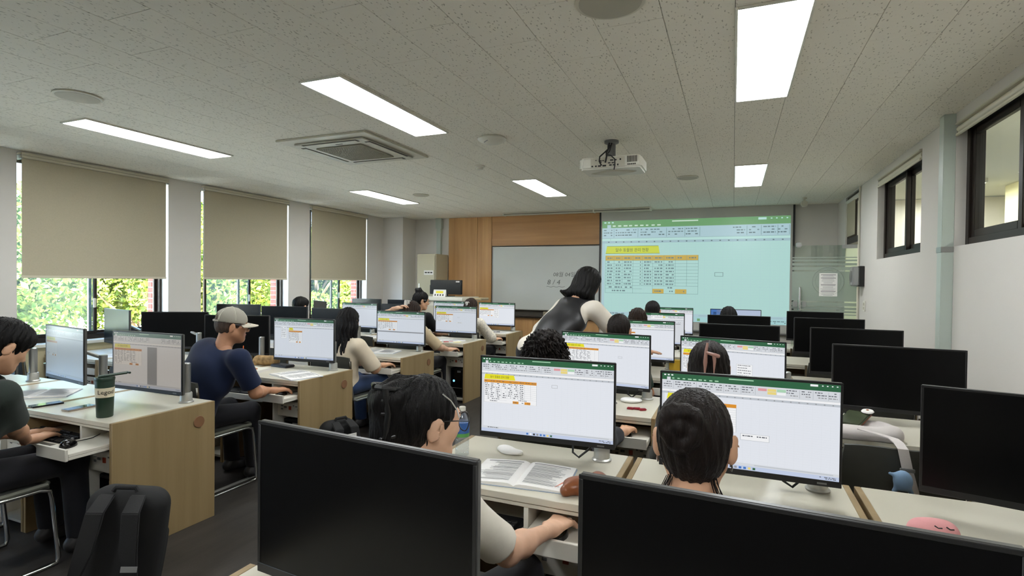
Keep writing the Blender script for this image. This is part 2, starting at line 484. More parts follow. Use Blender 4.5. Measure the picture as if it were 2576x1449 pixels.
# transom and door frame
w = thing('window_8', None, None, kind='structure')
q = MB(); f = 0.05
q.box(XR + 0.02, DY0, 0, XR2 - 0.02, DY0 + f, 2.69); q.box(XR + 0.02, DY1 - f, 2.05, XR2 - 0.02, DY1, 2.69)
q.box(XR + 0.02, DY0 + f, 2.64, XR2 - 0.02, DY1 - f, 2.69); q.box(XR + 0.02, DY0 + f, 2.05, XR2 - 0.02, DY1 - f, 2.13)
q.build('frame', M_brownframe, w, bevel=0.003)
q = MB(); q.box(XR + 0.005, DY1 - 0.012, 0, XR2 - 0.005, DY1, 2.05); q.build('jamb_lining', mat('jamb_cream', (232, 230, 206), 0.6), w)
q = MB(); q.box(XR + 0.07, DY0 + f, 2.13, XR + 0.076, DY1 - f, 2.64); q.build('pane', M_glass, w)
t = thing('door_blind', 'small white roller blind hanging over the transom above the glass door', 'blind', (XR + 0.01, (DY0 + DY1) / 2, 2.62))
q = MB(); q.cyl((0, -0.4, 0), (0, 0.4, 0), 0.024, n=14); q.build('roller_tube', M_whitep, t, smooth=True)
q = MB(); q.box(-0.003, -0.12, -0.47, -0.001, 0.39, 0); q.build('blind_cloth', M_fabric, t)
q = MB(); q.tube([(-0.01, 0.4, 0), (-0.012, 0.4, -0.25), (-0.012, 0.385, -0.5), (-0.012, 0.37, -0.25), (-0.01, 0.375, 0)], 0.003, 6); q.build('pull_cord', M_whitep, t, smooth=True)

# open glass door leaf, folded back into the room
d = thing('door_1', None, None, (1.385, DY0 - 0.03, 0), kind='structure')
q = MB(); q.box(-0.70, -0.006, 0.012, 0, 0.006, 1.99); q.build('pane', M_doorglass, d)
q = MB(); q.box(-0.70, -0.012, 0.0, 0, 0.012, 0.10); q.box(-0.16, -0.012, 1.95, 0, 0.012, 1.995); q.build('patch_fitting', M_steel, d, bevel=0.003)
zz = 1.845
for h, g in ((0.012, 0.03), (0.022, 0.028), (0.03, 0.026), (0.04, 0.024)):
    q = MB(); q.box(-0.70, -0.0075, zz - h, 0, -0.0065, zz); q.build('frosted_stripe', M_frost, d); zz -= h + g * 0.7
q = MB(); q.box(-0.70, -0.0075, 1.30, 0, -0.0065, zz); q.build('frosted_band', M_frost, d)
zz = 1.28
for h, g in ((0.04, 0.02), (0.03, 0.022), (0.022, 0.024), (0.014, 0.026)):
    q = MB(); q.box(-0.70, -0.0075, zz - h, 0, -0.0065, zz); q.build('frosted_stripe', M_frost, d); zz -= h + g * 0.7
# ring-shaped emblem etched in the film, mostly behind the notice
q = MB()
q.tube([(-0.305 + 0.17 * math.cos(a * PI / 24), -0.009, 1.545 + 0.17 * math.sin(a * PI / 24)) for a in range(48)], 0.003, 4, closed=True)
q.tube([(-0.305 + 0.135 * math.cos(a * PI / 24), -0.009, 1.545 + 0.135 * math.sin(a * PI / 24)) for a in range(48)], 0.002, 4, closed=True)
for a in range(20):
    th = 2 * PI * a / 20; cx, cz = -0.305 + 0.152 * math.cos(th), 1.545 + 0.152 * math.sin(th)
    q.box(cx - 0.006, -0.0095, cz - 0.008, cx + 0.006, -0.0085, cz + 0.008)
q.build('etched_emblem', mat('etched_film', (150, 158, 150), 0.7), d)
q = MB()
for yy in (-0.05, 0.05):
    q.cyl((-0.615, yy, 0.75), (-0.615, yy, 1.47), 0.013, n=14)
    for z in (0.85, 1.38): q.cyl((-0.615, yy, z), (-0.615, 0, z), 0.008, n=10)
q.build('handle', M_chrome, d, smooth=True)
q = MB(); q.box(-0.69, -0.02, 1.22, -0.64, 0.02, 1.29); q.box(-0.585, -0.016, 1.22, -0.54, 0.016, 1.29); q.build('lock', M_steel, d, bevel=0.004)
q = MB(); q.lathe([(0.0, -0.012), (0.028, -0.012), (0.03, 0), (0.0, 0.004)], n=18, T=Matrix.Translation((-0.655, -0.02, 1.12)) @ Matrix.Rotation(PI / 2, 4, 'X')); q.build('orange_sticker', mat('orange_plastic', (214, 112, 44), 0.5), d, smooth=True)
q = MB(); q.box(-0.66, -0.03, 1.965, -0.60, 0.03, 2.03); q.build('door_closer', M_steel, d, bevel=0.01)
# printed notice on the door
n = thing('notice', 'white printed notice taped on the frosted glass door', 'notice', (1.083, DY0 - 0.0405, 1.36))
q = MB(); q.box(-0.098, -0.0008, 0, 0.098, 0, 0.285); q.build('sheet', M_paper, n)
q = MB(); zz = 0.268; rnd = random.Random(3)
for k in range(20):
    bold = k in (0, 3, 9, 15); w_ = 0.08 if bold else rnd.uniform(0.05, 0.085); h = 0.007 if bold else 0.003
    q.box(-w_ if not bold else -w_, -0.0014, zz - h, w_ * (1 if bold else 0.9), -0.0009, zz); zz -= 0.0135
q.build('print', M_ink, n)

# corridor beyond
b = MB(); b.box(3.4, YB, 0, 3.55, YF, 2.8); tag(b.build('wall_corridor', mat('corridor_paint', (232, 230, 214), 0.8)), kind='structure')
b = MB(); b.box(XR2, YB - 0.15, 2.72, 3.7, YF + 0.15, 2.80); tag(b.build('ceiling_corridor', mat('corridor_ceiling', (226, 226, 216), 0.85)), kind='structure')
b = MB(); b.box(XR2, YB - 0.15, 0, 3.7, YB, 2.72); tag(b.build('wall_corridor_end', M_wall), kind='structure')
for j, yy in enumerate((2.2, 5.2, 8.2)):
    t = thing('corridor_light', 'long strip light on the corridor ceiling past the high windows', 'ceiling light', (2.5, yy, 2.72), group='corridor strip lights')
    q = MB(); q.box(-0.12, -0.6, -0.05, 0.12, 0.6, 0); q.build('housing', M_whitep, t, bevel=0.004)
    q = MB(); q.box(-0.1, -0.58, -0.056, 0.1, 0.58, -0.0505); q.build('diffuser', emat('corridor_tube', (255, 255, 255), 55.0, (1, 1, 0.88)), t)
for j, (yy, zz) in enumerate(((4.9, 0), (7.9, 0))):
    b = MB(); b.box(3.02, yy, 0, 3.4, yy + 0.38, 2.72); tag(b.build('corridor_column', mat('cream_paint', (226, 220, 178), 0.8)), 'cream column standing along the corridor wall', 'column', 'corridor columns')
b = MB(); b.box(3.36, 0.5, 2.16, 3.4, 9.1, 2.25); tag(b.build('corridor_rail', mat('corridor_rail', (96, 96, 92), 0.5)), 'grey horizontal rail running along the corridor wall', 'rail')
for j, (ya, yb) in enumerate(((2.6, 4.6), (5.7, 7.6))):
    t = thing('corridor_window', 'pale window in the far corridor wall', 'window', (3.39, (ya + yb) / 2, 0.9), group='corridor windows')
    q = MB(); hw = (yb - ya) / 2
    q.box(-0.02, -hw, 0, 0.01, hw, 0.05); q.box(-0.02, -hw, 1.15, 0.01, hw, 1.2); q.box(-0.02, -hw, 0, 0.01, -hw + 0.05, 1.2); q.box(-0.02, hw - 0.05, 0, 0.01, hw, 1.2); q.box(-0.02, -0.03, 0, 0.01, 0.03, 1.2)
    q.build('frame', M_whitep, t)
    q = MB(); q.box(-0.004, -hw + 0.05, 0.05, 0.002, hw - 0.05, 1.15); q.build('pane', emat('daylit_pane', (255, 255, 255), 1.3, (0.86, 0.95, 1.0)), t)

# steel duct on the corridor wall
t = thing('steel_duct', 'vertical pale green steel duct between the two high windows', 'duct', (1.385, 4.66, 0))
q = MB(); q.box(-0.045, -0.045, 0, 0.025, 0.045, 2.70); q.build('duct_casing', M_duct, t, bevel=0.003)
for zc in (0.6, 1.76): 
    q = MB(); q.box(-0.049, -0.049, zc - 0.02, 0.025, 0.049, zc + 0.02); q.build('duct_collar', M_steel, t, bevel=0.002)

# wall speaker, switch and cable trunking
t = thing('wall_speaker', 'grey box speaker fixed to the wall beside the glass door', 'speaker', (XR, 7.43, 1.49))
q = MB(); q.box(-0.12, -0.09, 0, -0.05, 0.09, 0.23); q.build('front_cover', mat('speaker_cover', (146, 148, 146), 0.45), t, bevel=0.012)
q = MB(); q.box(-0.05, -0.095, -0.005, 0, 0.095, 0.235); q.build('back_box', M_black, t, bevel=0.004)
q = MB(); q.lathe([(0.0, 0.0), (0.062, 0.0), (0.07, -0.004), (0.06, -0.008), (0.0, -0.008)], n=24, T=Matrix.Translation((-0.119, 0, 0.115)) @ Matrix.Rotation(-PI / 2, 4, 'Y') @ Matrix.Rotation(PI, 4, 'X')); q.build('grille', M_grey, t, smooth=True)
t = thing('light_switch', 'white light switch plate on the wall below the speaker', 'switch', (XR, 7.30, 1.20))
q = MB(); q.box(-0.012, -0.045, 0, 0, 0.045, 0.12); q.build('plate', M_whitep, t, bevel=0.003)
for z in (0.02, 0.065): 
    q = MB(); q.box(-0.018, -0.03, z, -0.012, 0.03, z + 0.035); q.build('rocker', M_offwhite, t, bevel=0.002)
q = MB(); q.tube([(XR - 0.012, 7.60, 2.69), (XR - 0.014, 7.62, 2.60), (XR - 0.012, 7.615, 1.9), (XR - 0.012, 7.61, 1.0), (XR - 0.012, 7.61, 0.02)], 0.011, 8)
tag(q.build('cable_trunking', M_offwhite, smooth=True), 'slim white cable conduit running down beside the door opening', 'conduit')

# ================================================================== outdoors
b = MB(); b.box(-60, -40, -1.0, XO - 0.02, 60, -0.9); tag(b.build('ground_outside', M_bounce), kind='structure')  # out of view; raised and paled to bounce daylight indoors
def leaf_mat(name, c, tr):
    m = bpy.data.materials.new(name); m.use_nodes = True; nt = m.node_tree; nt.nodes.clear()
    o = nt.nodes.new('ShaderNodeOutputMaterial'); d1 = nt.nodes.new('ShaderNodeBsdfDiffuse'); t1 = nt.nodes.new('ShaderNodeBsdfTranslucent'); mx = nt.nodes.new('ShaderNodeMixShader')
    d1.inputs[0].default_value = (*lin(c), 1); t1.inputs[0].default_value = (*lin(tr), 1); mx.inputs[0].default_value = 0.4
    nt.links.new(d1.outputs[0], mx.inputs[1]); nt.links.new(t1.outputs[0], mx.inputs[2]); nt.links.new(mx.outputs[0], o.inputs[0]); return m
M_leaf = [leaf_mat('leaf_a', (86, 100, 44), (104, 116, 42)), leaf_mat('leaf_b', (60, 78, 42), (78, 96, 42)), leaf_mat('leaf_c', (102, 112, 60), (114, 124, 52))]
def tree_mesh(seed, rx, rz, n):
    rs = np.random.RandomState(seed)
    nb = 26
    bl = rs.normal(size=(nb, 3)); bl /= np.linalg.norm(bl, axis=1)[:, None]
    bl = bl * np.array([rx, rx, rz]) * rs.uniform(0.45, 0.9, (nb, 1))
    c = bl[rs.randint(0, nb, n)] + (lambda v: v / np.linalg.norm(v, axis=1)[:, None])(rs.normal(size=(n, 3))) * rs.uniform(0.55, 0.9, (n, 1)) * rx * 0.42
    a = rs.normal(size=(n, 3)); a /= np.linalg.norm(a, axis=1)[:, None]
    u = np.cross(a, rs.normal(size=(n, 3))); u /= np.linalg.norm(u, axis=1)[:, None]
    s = rs.uniform(0.035, 0.075, (n, 1))
    P = np.stack([c + a * s * 1.5, c + u * s * 0.75, c - a * s * 1.5, c - u * s * 0.75], 1).reshape(-1, 3)
    me = bpy.data.meshes.new('foliage')
    me.from_pydata(P.tolist(), [], [(4 * i, 4 * i + 1, 4 * i + 2, 4 * i + 3) for i in range(n)])
    for m in M_leaf: me.materials.append(m)
    me.polygons.foreach_set('material_index', rs.randint(0, 3, n).tolist())
    return me
TM = [tree_mesh(s, 2.1, 2.0, 16000) for s in (1, 2, 3)]
tr_spots = [(-14.5, 3.2), (-15.0, 6.4), (-14.4, 9.6), (-15.0, 12.8), (-14.6, 16.0), (-15.2, 19.4), (-15.0, 22.8), (-18.2, 4.8), (-18.6, 8.2), (-18.2, 11.6), (-18.8, 15.0), (-18.4, 18.4), (-18.8, 22.2), (-18.6, 26.0)]
for i, (x, y) in enumerate(tr_spots):
    back = x < -17
    t = thing('tree', 'leafy bright green tree in the back row of trees outside the windows' if back else 'leafy yellow-green tree close to the windows outside', 'tree', (x, y, -0.9), rz=i * 1.3, group='trees in the back row' if back else 'trees near the windows')
    obj('foliage', TM[i % 3], t, (0, 0, 2.3 + (1.1 if back else 0) + 0.25 * math.sin(i * 2.1)))
    q = MB(); q.tube([(0, 0, 0), (0.06, 0.03, 0.8), (-0.04, 0.05, 1.6), (0.05, -0.04, 2.6)], [0.17, 0.14, 0.11, 0.05], 10)
    for s in range(4):
        th = s * 1.6 + i; q.tube([(0, 0, 0.8 + 0.3 * s), (0.7 * math.cos(th), 0.7 * math.sin(th), 1.4 + 0.4 * s), (1.4 * math.cos(th + 0.2), 1.4 * math.sin(th + 0.2), 2.0 + 0.4 * s)], [0.06, 0.04, 0.015], 7)
    q.build('trunk', M_bark, t, smooth=True)

# ================================================================== ceiling fixtures
led_words = {(0, 0): 'over the unused seats by the high windows', (1, 0): 'between the projector and the corridor wall',
             (0, 1): 'beside the air conditioner over the aisle', (1, 1): 'between the projector and the front panelling',
             (0, 2): 'over the desks by the windows, next to a round speaker', (1, 2): 'in the window bank near the white column',
             (2, 0): 'above the rearmost row by the corridor wall', (2, 1): 'above the rear end of the aisle', (2, 2): 'above the rear window seats'}
for ci, x0 in enumerate((-0.008, -2.448, -4.83)):
    for rix, y0 in enumerate((2.52, 5.88, -0.84)):
        lab = led_words.get((rix, ci), 'behind the last row of monitors')
        t = thing('ceiling_light', 'bright flat LED ceiling panel ' + lab, 'ceiling light', (x0 + 0.155, y0 + 0.645, ZC), group='LED ceiling panels')
        q = MB(); w, l, f = 0.158, 0.648, 0.013
        q.box(-w, -l, -0.012, -w + f, l, 0.0); q.box(w - f, -l, -0.012, w, l, 0); q.box(-w + f, -l, -0.012, w - f, -l + f, 0); q.box(-w + f, l - f, -0.012, w - f, l, 0)
        q.build('frame', M_whitep, t, bevel=0.002, seg=1)
        q = MB(); q.box(-w + f, -l + f, -0.008, w - f, l - f, 0.0); q.build('diffuser', M_led, t)

# cassette air conditioner
t = thing('air_conditioner', 'square white ceiling cassette air conditioner with dark grille', 'air conditioner', (-3.205, 4.005, ZC))
q = MB(); q.box(-0.475, -0.49, -0.018, 0.475, 0.49, 0); q.build('panel', M_offwhite, t, bevel=0.008)
q = MB(); q.box(-0.37, -0.385, -0.034, 0.37, 0.385, -0.016); q.build('inner_panel', M_offwhite, t, bevel=0.02, seg=3)
for a in range(4):
    T = Matrix.Rotation(a * PI / 2, 4, 'Z')
    q = MB(); q.box(-0.29, 0.315, -0.0365, 0.29, 0.372, -0.0335, T=T); q.build('air_slot', M_groove, t, bevel=0.012)
    q = MB(); q.box(-0.275, 0.322, -0.040, 0.275, 0.360, -0.035, T=T); q.build('vane', M_offwhite, t, bevel=0.004)
q = MB(); q.box(-0.24, -0.24, -0.0375, 0.24, 0.24, -0.0335); q.build('grille_back', M_groove, t)
q = MB()
for k in range(25):
    c = -0.24 + 0.02 * k
    q.box(c - 0.0035, -0.24, -0.0435, c + 0.0035, 0.24, -0.0376); q.box(-0.24, c - 0.0035, -0.0435, 0.24, c + 0.0035, -0.0376)
tag(q.build('grille', mat('grille_plastic', (150, 144, 122), 0.5), t), kind='stuff')
q = MB(); q.box(0.02, -0.30, -0.037, 0.09, -0.285, -0.034); q.build('logo_plate', M_grey, t)

def disc(name, x, y, r, label, cat, mats=M_offwhite, group=None, prof=None):
    t = thing(name, label, cat, (x, y, ZC), group=group)
    q = MB(); q.lathe(prof or [(r * 0.97, 0), (r, -0.004), (r * 0.985, -0.010), (r * 0.9, -0.012)], n=32); q.build('rim', M_offwhite, t, smooth=True)
    q = MB(); q.lathe([(r * 0.9, -0.009), (r * 0.88, -0.0135), (r * 0.5, -0.016), (0.004, -0.017)], n=32); q.build('grille', mats, t, smooth=True)
    return t
M_spk = mat('speaker_grille', (178, 174, 158), 0.6, bump=0.3, bscale=700)
disc('ceiling_speaker', -4.025, 2.20, 0.135, 'round flush ceiling speaker near the window-side light panel', 'speaker', M_spk)
disc('ceiling_speaker', -4.07, 6.49, 0.115, 'round flush ceiling speaker beside the farther light panel by the windows', 'speaker', M_spk)
disc('ceiling_speaker', -0.495, 6.38, 0.12, 'round flush ceiling speaker in front of the projection screen', 'speaker', M_spk)
disc('ceiling_speaker', -0.50, 2.27, 0.15, 'round flush ceiling speaker behind the projector', 'speaker', M_spk)
t = thing('wireless_access_point', 'white dome wireless access point on the ceiling near the air conditioner', 'access point', (-1.88, 4.09, ZC))
q = MB(); q.lathe([(0.105, 0), (0.118, -0.006), (0.12, -0.016), (0.105, -0.03), (0.07, -0.046), (0.03, -0.052), (0.003, -0.053)], n=36); q.build('dome', M_whitep, t, smooth=True)
q = MB(); q.tube([(-0.045, -0.055, -0.046), (-0.02, -0.075, -0.043), (0.0, -0.085, -0.039)], 0.004, 6); q.build('indicator', M_grey, t, smooth=True)
t = thing('smoke_detector', 'small white smoke detector on the ceiling between access point and panelling', 'detector', (-2.454, 5.04, ZC))
q = MB(); q.lathe([(0.055, 0), (0.056, -0.014), (0.05, -0.018)], n=28); q.build('base', M_whitep, t, smooth=True)
q = MB(); q.lathe([(0.036, -0.018), (0.038, -0.032), (0.03, -0.042), (0.003, -0.045)], n=28); q.build('sensor_cap', M_whitep, t, smooth=True)
t = thing('motion_sensor', 'small beige motion sensor on the ceiling above the glass door', 'sensor', (0.889, 8.40, ZC))
q = MB(); q.cyl((0, 0, 0), (0, 0, -0.02), 0.03); q.box(-0.012, -0.012, -0.05, 0.012, 0.012, -0.02); q.build('mount', M_offwhite, t, smooth=True)
q = MB(); q.box(-0.04, -0.035, -0.125, 0.04, 0.035, -0.045); q.build('sensor_body', M_offwhite, t, bevel=0.015)

# ceiling housing of a second screen
t = thing('screen_housing', 'long white roll-up screen housing mounted under the ceiling', 'screen housing', (-2.49, 8.72, ZC))
q = MB(); q.box(-1.26, -0.05, -0.05, 1.26, 0.05, 0); q.build('casing', M_offwhite, t, bevel=0.006)
q = MB(); q.box(-1.255, -0.054, -0.035, 1.255, -0.0505, -0.026); q.build('slot', M_groove, t)
for x in (-1.262, 0.35, 1.262):
    q = MB(); q.box(x - 0.012, -0.056, -0.056, x + 0.012, 0.056, 0); q.build('bracket', M_whitep, t, bevel=0.002)

# projector
t = thing('projector', 'white ceiling-mounted projector with black cables at its back', 'projector', (-0.95, 4.53, ZC))
q = MB(); q.prism([(-0.255, 0.03), (-0.23, 0.0), (0.23, 0.0), (0.255, 0.03), (0.255, 0.30), (0.2, 0.34), (-0.2, 0.34), (-0.255, 0.30)], -0.265, -0.165, lambda a, c, h: Vector((a, c - 0.17, h))); q.build('body', M_whitep, t, bevel=0.014, seg=3)
q = MB(); q.lathe([(0.10, -0.276), (0.12, -0.268), (0.12, -0.26)], n=4, T=Matrix.Scale(1.6, 4, (1, 0, 0))); q.build('bottom_cover', M_offwhite, t)
q = MB(); q.box(-0.155, -0.173, -0.255, 0.125, -0.1695, -0.175); q.build('port_panel', M_offwhite, t, bevel=0.001)
rnd = random.Random(5)
q = MB()
for k, (x, z, w, h) in enumerate([(-0.11, -0.195, 0.008, 0.006), (-0.07, -0.2, 0.014, 0.008), (-0.05, -0.2, 0.014, 0.008), (-0.07, -0.212, 0.014, 0.008), (0.02, -0.2, 0.026, 0.010), (0.05, -0.2, 0.02, 0.010), (0.09, -0.198, 0.012, 0.012), (0.0, -0.222, 0.02, 0.008), (0.03, -0.222, 0.02, 0.008), (-0.14, -0.242, 0.014, 0.011), (-0.11, -0.242, 0.014, 0.011), (-0.08, -0.242, 0.024, 0.010), (-0.04, -0.242, 0.03, 0.012), (0.01, -0.24, 0.02, 0.01), (0.04, -0.24, 0.02, 0.01), (0.07, -0.24, 0.01, 0.014)]):
    q.box(x - w / 2, -0.176, z - h / 2, x + w / 2, -0.1731, z + h / 2)
q.build('ports', M_black, t)
q = MB()
for k in range(7): q.box(0.145 + 0.012 * k, -0.1735, -0.225, 0.151 + 0.012 * k, -0.1695, -0.175)
for k in range(5): q.box(0.147 + 0.014 * k, -0.1735, -0.246, 0.157 + 0.014 * k, -0.1695, -0.237)
q.build('vent', M_groove, t)
q = MB(); q.cyl((0.12, 0.165, -0.21), (0.12, 0.19, -0.21), 0.045); q.build('lens', M_blackgloss, t, smooth=True)
q = MB(); q.cyl((-0.02, 0, -0.166), (-0.02, 0, 0), 0.035); q.lathe([(0.06, 0), (0.06, -0.02), (0.035, -0.03)], c=(-0.02, 0, 0)); q.box(-0.09, -0.06, -0.168, 0.05, 0.06, -0.158); q.build('ceiling_mount', M_grey, t, smooth=True)
q = MB()
q.tube([(-0.03, -0.04, -0.02), (-0.035, -0.06, -0.08), (-0.05, -0.12, -0.12), (-0.075, -0.19, -0.17), (-0.075, -0.205, -0.21), (-0.06, -0.19, -0.242)], 0.006, 8)
q.tube([(-0.01, -0.04, -0.03), (-0.015, -0.1, -0.11), (-0.02, -0.18, -0.155), (0.02, -0.2, -0.17), (0.05, -0.2, -0.2), (0.052, -0.2, -0.25), (0.045, -0.2, -0.285)], 0.005, 8)
q.tube([(-0.02, -0.05, -0.05), (-0.03, -0.15, -0.13), (-0.02, -0.185, -0.17), (-0.03, -0.185, -0.22)], 0.007, 8)
q.build('cable', M_black, t, smooth=True)

# ================================================================== front wall
t = thing('projection_screen', 'large pull-down screen showing a projected green-barred spreadsheet', 'screen', (-0.645, YF - 0.06, 0))
q = MB(); q.box(-1.465, 0, 0.735, 1.465, 0.004, 2.70); q.build('screen_cloth', M_screenfab, t)
for s in (-1, 1):
    q = MB(); q.box(s * 1.475 - 0.014, -0.004, 0.735, s * 1.475 + 0.014, 0.006, 2.70); q.build('black_border', M_black, t)
q = MB(); q.cyl((-1.49, 0, 0.735), (1.49, 0, 0.735), 0.016); q.build('weight_bar', M_grey, t, smooth=True)
SCREEN_T = t

t = thing('whiteboard', 'grey-white wall board with handwritten marker notes in the timber panelling', 'whiteboard', (-3.15, YF - 0.012, 0))
q = MB(); q.box(-0.99, -0.012, 1.0, 1.01, 0.0, 2.115); q.build('surface', M_board, t)
q = MB(); q.box(-1.005, -0.018, 0.985, 1.02, 0.004, 1.0); q.box(-1.005, -0.018, 2.115, 1.02, 0.004, 2.13); q.box(-1.005, -0.018, 1.0, -0.99, 0.004, 2.115); q.box(1.01, -0.018, 1.0, 1.02, 0.004, 2.115)
q.build('frame', M_alu, t, bevel=0.002)
q = MB(); q.box(-1.0, -0.06, 0.985, 1.0, 0.0, 0.997); q.build('pen_tray', M_alu, t, bevel=0.002)
def flat_text(mb, s, x, z, h, y, sx=1.0, slant=0.0, mi=0):
    vs, fs, w = text_geo(s)
    mb.add([(x + h * sx * (a + slant * c), y, z + h * c) for a, c in vs], fs, mi); return w * h * sx
q = MB()
flat_text(q, '08월 04일', 0.18, 1.59, 0.085, -0.0125, 1.05, 0.12)
flat_text(q, '8 / 4', 0.07, 1.45, 0.085, -0.0125, 1.1, 0.15)
q.tube([(0.06 + 0.02 * k, -0.0125, 1.41 + 0.008 * math.sin(k * 1.2)) for k in range(18)], 0.003, 4)
q.build('marker_writing', mat('marker_ink', (96, 98, 96), 0.7), t)
for j, (x, w, c, nm) in enumerate(((-3.02, 0.22, (150, 140, 120), 'board_eraser'), (-2.78, 0.2, (60, 62, 66), 'board_eraser'), (-2.5, 0.1, (84, 62, 52), 'marker_box'))):
    q = MB(); q.box(x - w / 2, YF - 0.09, 0.87, x + w / 2, YF - 0.03, 0.965)
    tag(q.build(nm, mat('ledge_item_%d' % j, c, 0.6), bevel=0.006), ('tan felt board eraser on the ledge under the whiteboard', 'dark board eraser on the ledge under the whiteboard', 'small brown box on the ledge under the whiteboard')[j], 'board eraser' if j < 2 else 'box')
q = MB(); q.box(-4.178, YF - 0.10, 0.845, -2.13, YF - 0.02, 0.869); tag(q.build('board_ledge', M_brownframe, bevel=0.003), 'dark narrow ledge below the whiteboard', 'ledge')

# steel cabinet and conduit
t = thing('steel_cabinet', 'tall beige steel cabinet with a small label in the front corner', 'cabinet', (-5.21, 8.86, 0))
q = MB(); q.box(-0.29, -0.2, 0, 0.10, 0.24, 1.99); q.box(0.10, -0.2, 0, 0.12, 0.24, 1.99); q.build('body', M_cab, t, bevel=0.004)
q = MB(); q.box(-0.265, -0.216, 0.06, 0.10, -0.2005, 1.96); dr = q.build('door', M_cab, t, bevel=0.006)
q = MB(); q.box(-0.235, -0.226, 1.28, -0.222, -0.2165, 1.44); q.build('handle', M_chrome, dr, bevel=0.003)
q = MB(); q.box(-0.13, -0.2185, 1.60, 0.07, -0.2165, 1.685, 0); [q.box(-0.11 + 0.058 * k, -0.2192, 1.632, -0.065 + 0.058 * k, -0.2186, 1.655, 1) for k in range(3)]; q.build('label_plate', [M_paper, M_inkdark], dr)
t = thing('wall_conduit', 'grey-green square conduit dropping from the ceiling to the cabinet', 'conduit', (-5.29, YF, 0))
q = MB(); q.box(-0.045, -0.07, 2.0, 0.045, 0, 2.70); q.build('casing', M_duct, t, bevel=0.003)
q = MB(); q.box(-0.062, -0.085, 2.50, 0.062, 0, 2.70); q.build('junction_box', M_duct, t, bevel=0.004)

# teacher's podium
t = thing('podium', 'cream teaching podium with raised screen at the front corner', 'podium', (-4.5, 8.05, 0))
q = MB(); q.box(-0.42, -0.22, 0, 0.40, 0.35, 1.16); q.build('body', M_whitem, t, bevel=0.01)
q = MB(); q.box(-0.45, -0.25, 1.16, 0.42, 0.38, 1.225); q.build('top', M_whitep, t, bevel=0.012)
q = MB(); q.box(-0.36, -0.232, 0.12, -0.02, -0.2205, 1.08); q.box(0.0, -0.232, 0.12, 0.34, -0.2205, 1.08); q.build('front_panel', M_offwhite, t, bevel=0.004)
q = MB(); q.box(0.42, 0.02, 1.17, 0.62, 0.38, 1.215); q.build('side_shelf', mat('frosted_acrylic', (196, 184, 152), 0.4), t, bevel=0.02)
t = thing('podium_monitor', 'black monitor seen from behind on the teaching podium', 'monitor', (-4.62, 8.2, 1.225))
q = MB(); q.box(-0.31, -0.01, 0.035, 0.31, 0.03, 0.285); q.build('shell', M_black, t, bevel=0.006)
q = MB(); q.box(-0.31, -0.028, 0.035, 0.31, -0.008, 0.20); q.build('rear_cover', mat('black_matte', (26, 27, 30), 0.5), t, bevel=0.008)
q = MB(); q.box(0.20, -0.0125, 0.245, 0.27, -0.0105, 0.268); q.build('sticker', M_paper, t)
q = MB(); q.box(-0.12, -0.02, 0.0, 0.12, 0.12, 0.012); q.box(-0.03, 0.0, 0.01, 0.03, 0.03, 0.06); q.build('stand', M_black, t, bevel=0.004)
t = thing('folded_sign', 'small white folded sign with a yellow heading on the podium', 'sign', (-4.60, 7.93, 1.225))
q = MB(); T = Matrix.Rotation(R(-14), 4, 'X'); q.box(-0.12, 0, 0, 0.12, 0.003, 0.11, T=T); q.box(-0.12, 0.055, 0, 0.12, 0.058, 0.11, T=Matrix.Translation((0, 0, 0)) @ Matrix.Rotation(R(14), 4, 'X')); q.build('card', M_paper, t)
q = MB(); q.box(-0.07, -0.0018, 0.062, 0.07, -0.0004, 0.098, T=T); q.build('yellow_heading', mat('yellow_print', (232, 214, 50), 0.7), t)
q = MB()
for k in range(4): q.box(-0.09 + 0.05 * k, -0.0018, 0.015, -0.068 + 0.05 * k, -0.0004, 0.045, T=T)
q.build('print', M_inkdark, t)

# ================================================================== spreadsheet pictures on the displays
PAL = dict(base=(236, 240, 248), green=(34, 98, 62), ribbon=(222, 226, 232), line=(176, 182, 190), text=(96, 100, 108), yellow=(240, 232, 30),
           orange=(228, 150, 34), pink=(232, 160, 166), pgreen=(176, 220, 186), pyellow=(244, 222, 130), bar=(200, 212, 238), head=(196, 202, 210),
           blue=(60, 120, 200), white=(252, 253, 255), dark=(40, 42, 46), grey=(150, 152, 156))
KEYS = list(PAL)
def screen_mats(tag_, gain, tint=(1, 1, 1), wash=0.0, over=None):
    out = []
    for k in KEYS:
        c = lin((over or PAL).get(k, PAL[k]))
        c = tuple((v * (1 - wash) + 0.5 * wash) * t_ for v, t_ in zip(c, tint))
        out.append(emat('display_%s_%s' % (tag_, k), None, gain, c))
    return out
class Sheet:
    """draws flat coloured shapes in a unit picture (u right, v down)"""
    def __init__(s, fn):
        s.fn = fn; s.mb = MB()
    def poly(s, pts, k, lay=1):
        s.mb.add([s.fn(u, v, lay) for u, v in pts], [tuple(range(len(pts)))], KEYS.index(k))
    def rect(s, u0, v0, u1, v1, k, lay=1):
        s.poly([(u0, v0), (u1, v0), (u1, v1), (u0, v1)], k, lay)
    def txt(s, st, u, v, h, k, asp, lay=4, w=None):
        vs, fs, tw = text_geo(st)
        sx = h / asp if w is None else w / tw
        s.mb.add([s.fn(u + a * sx, v + h - c * h, lay) for a, c in vs], fs, KEYS.index(k))
    def dash(s, u0, v, u1, h, k, rnd, lay=3, fill=0.7):
        u = u0
        while u < u1 - 0.002:
            w = rnd.uniform(0.006, 0.018)
            if rnd.random() < fill: s.rect(u, v, min(u + w, u1), v + h, k, lay)
            u += w + rnd.uniform(0.003, 0.006)

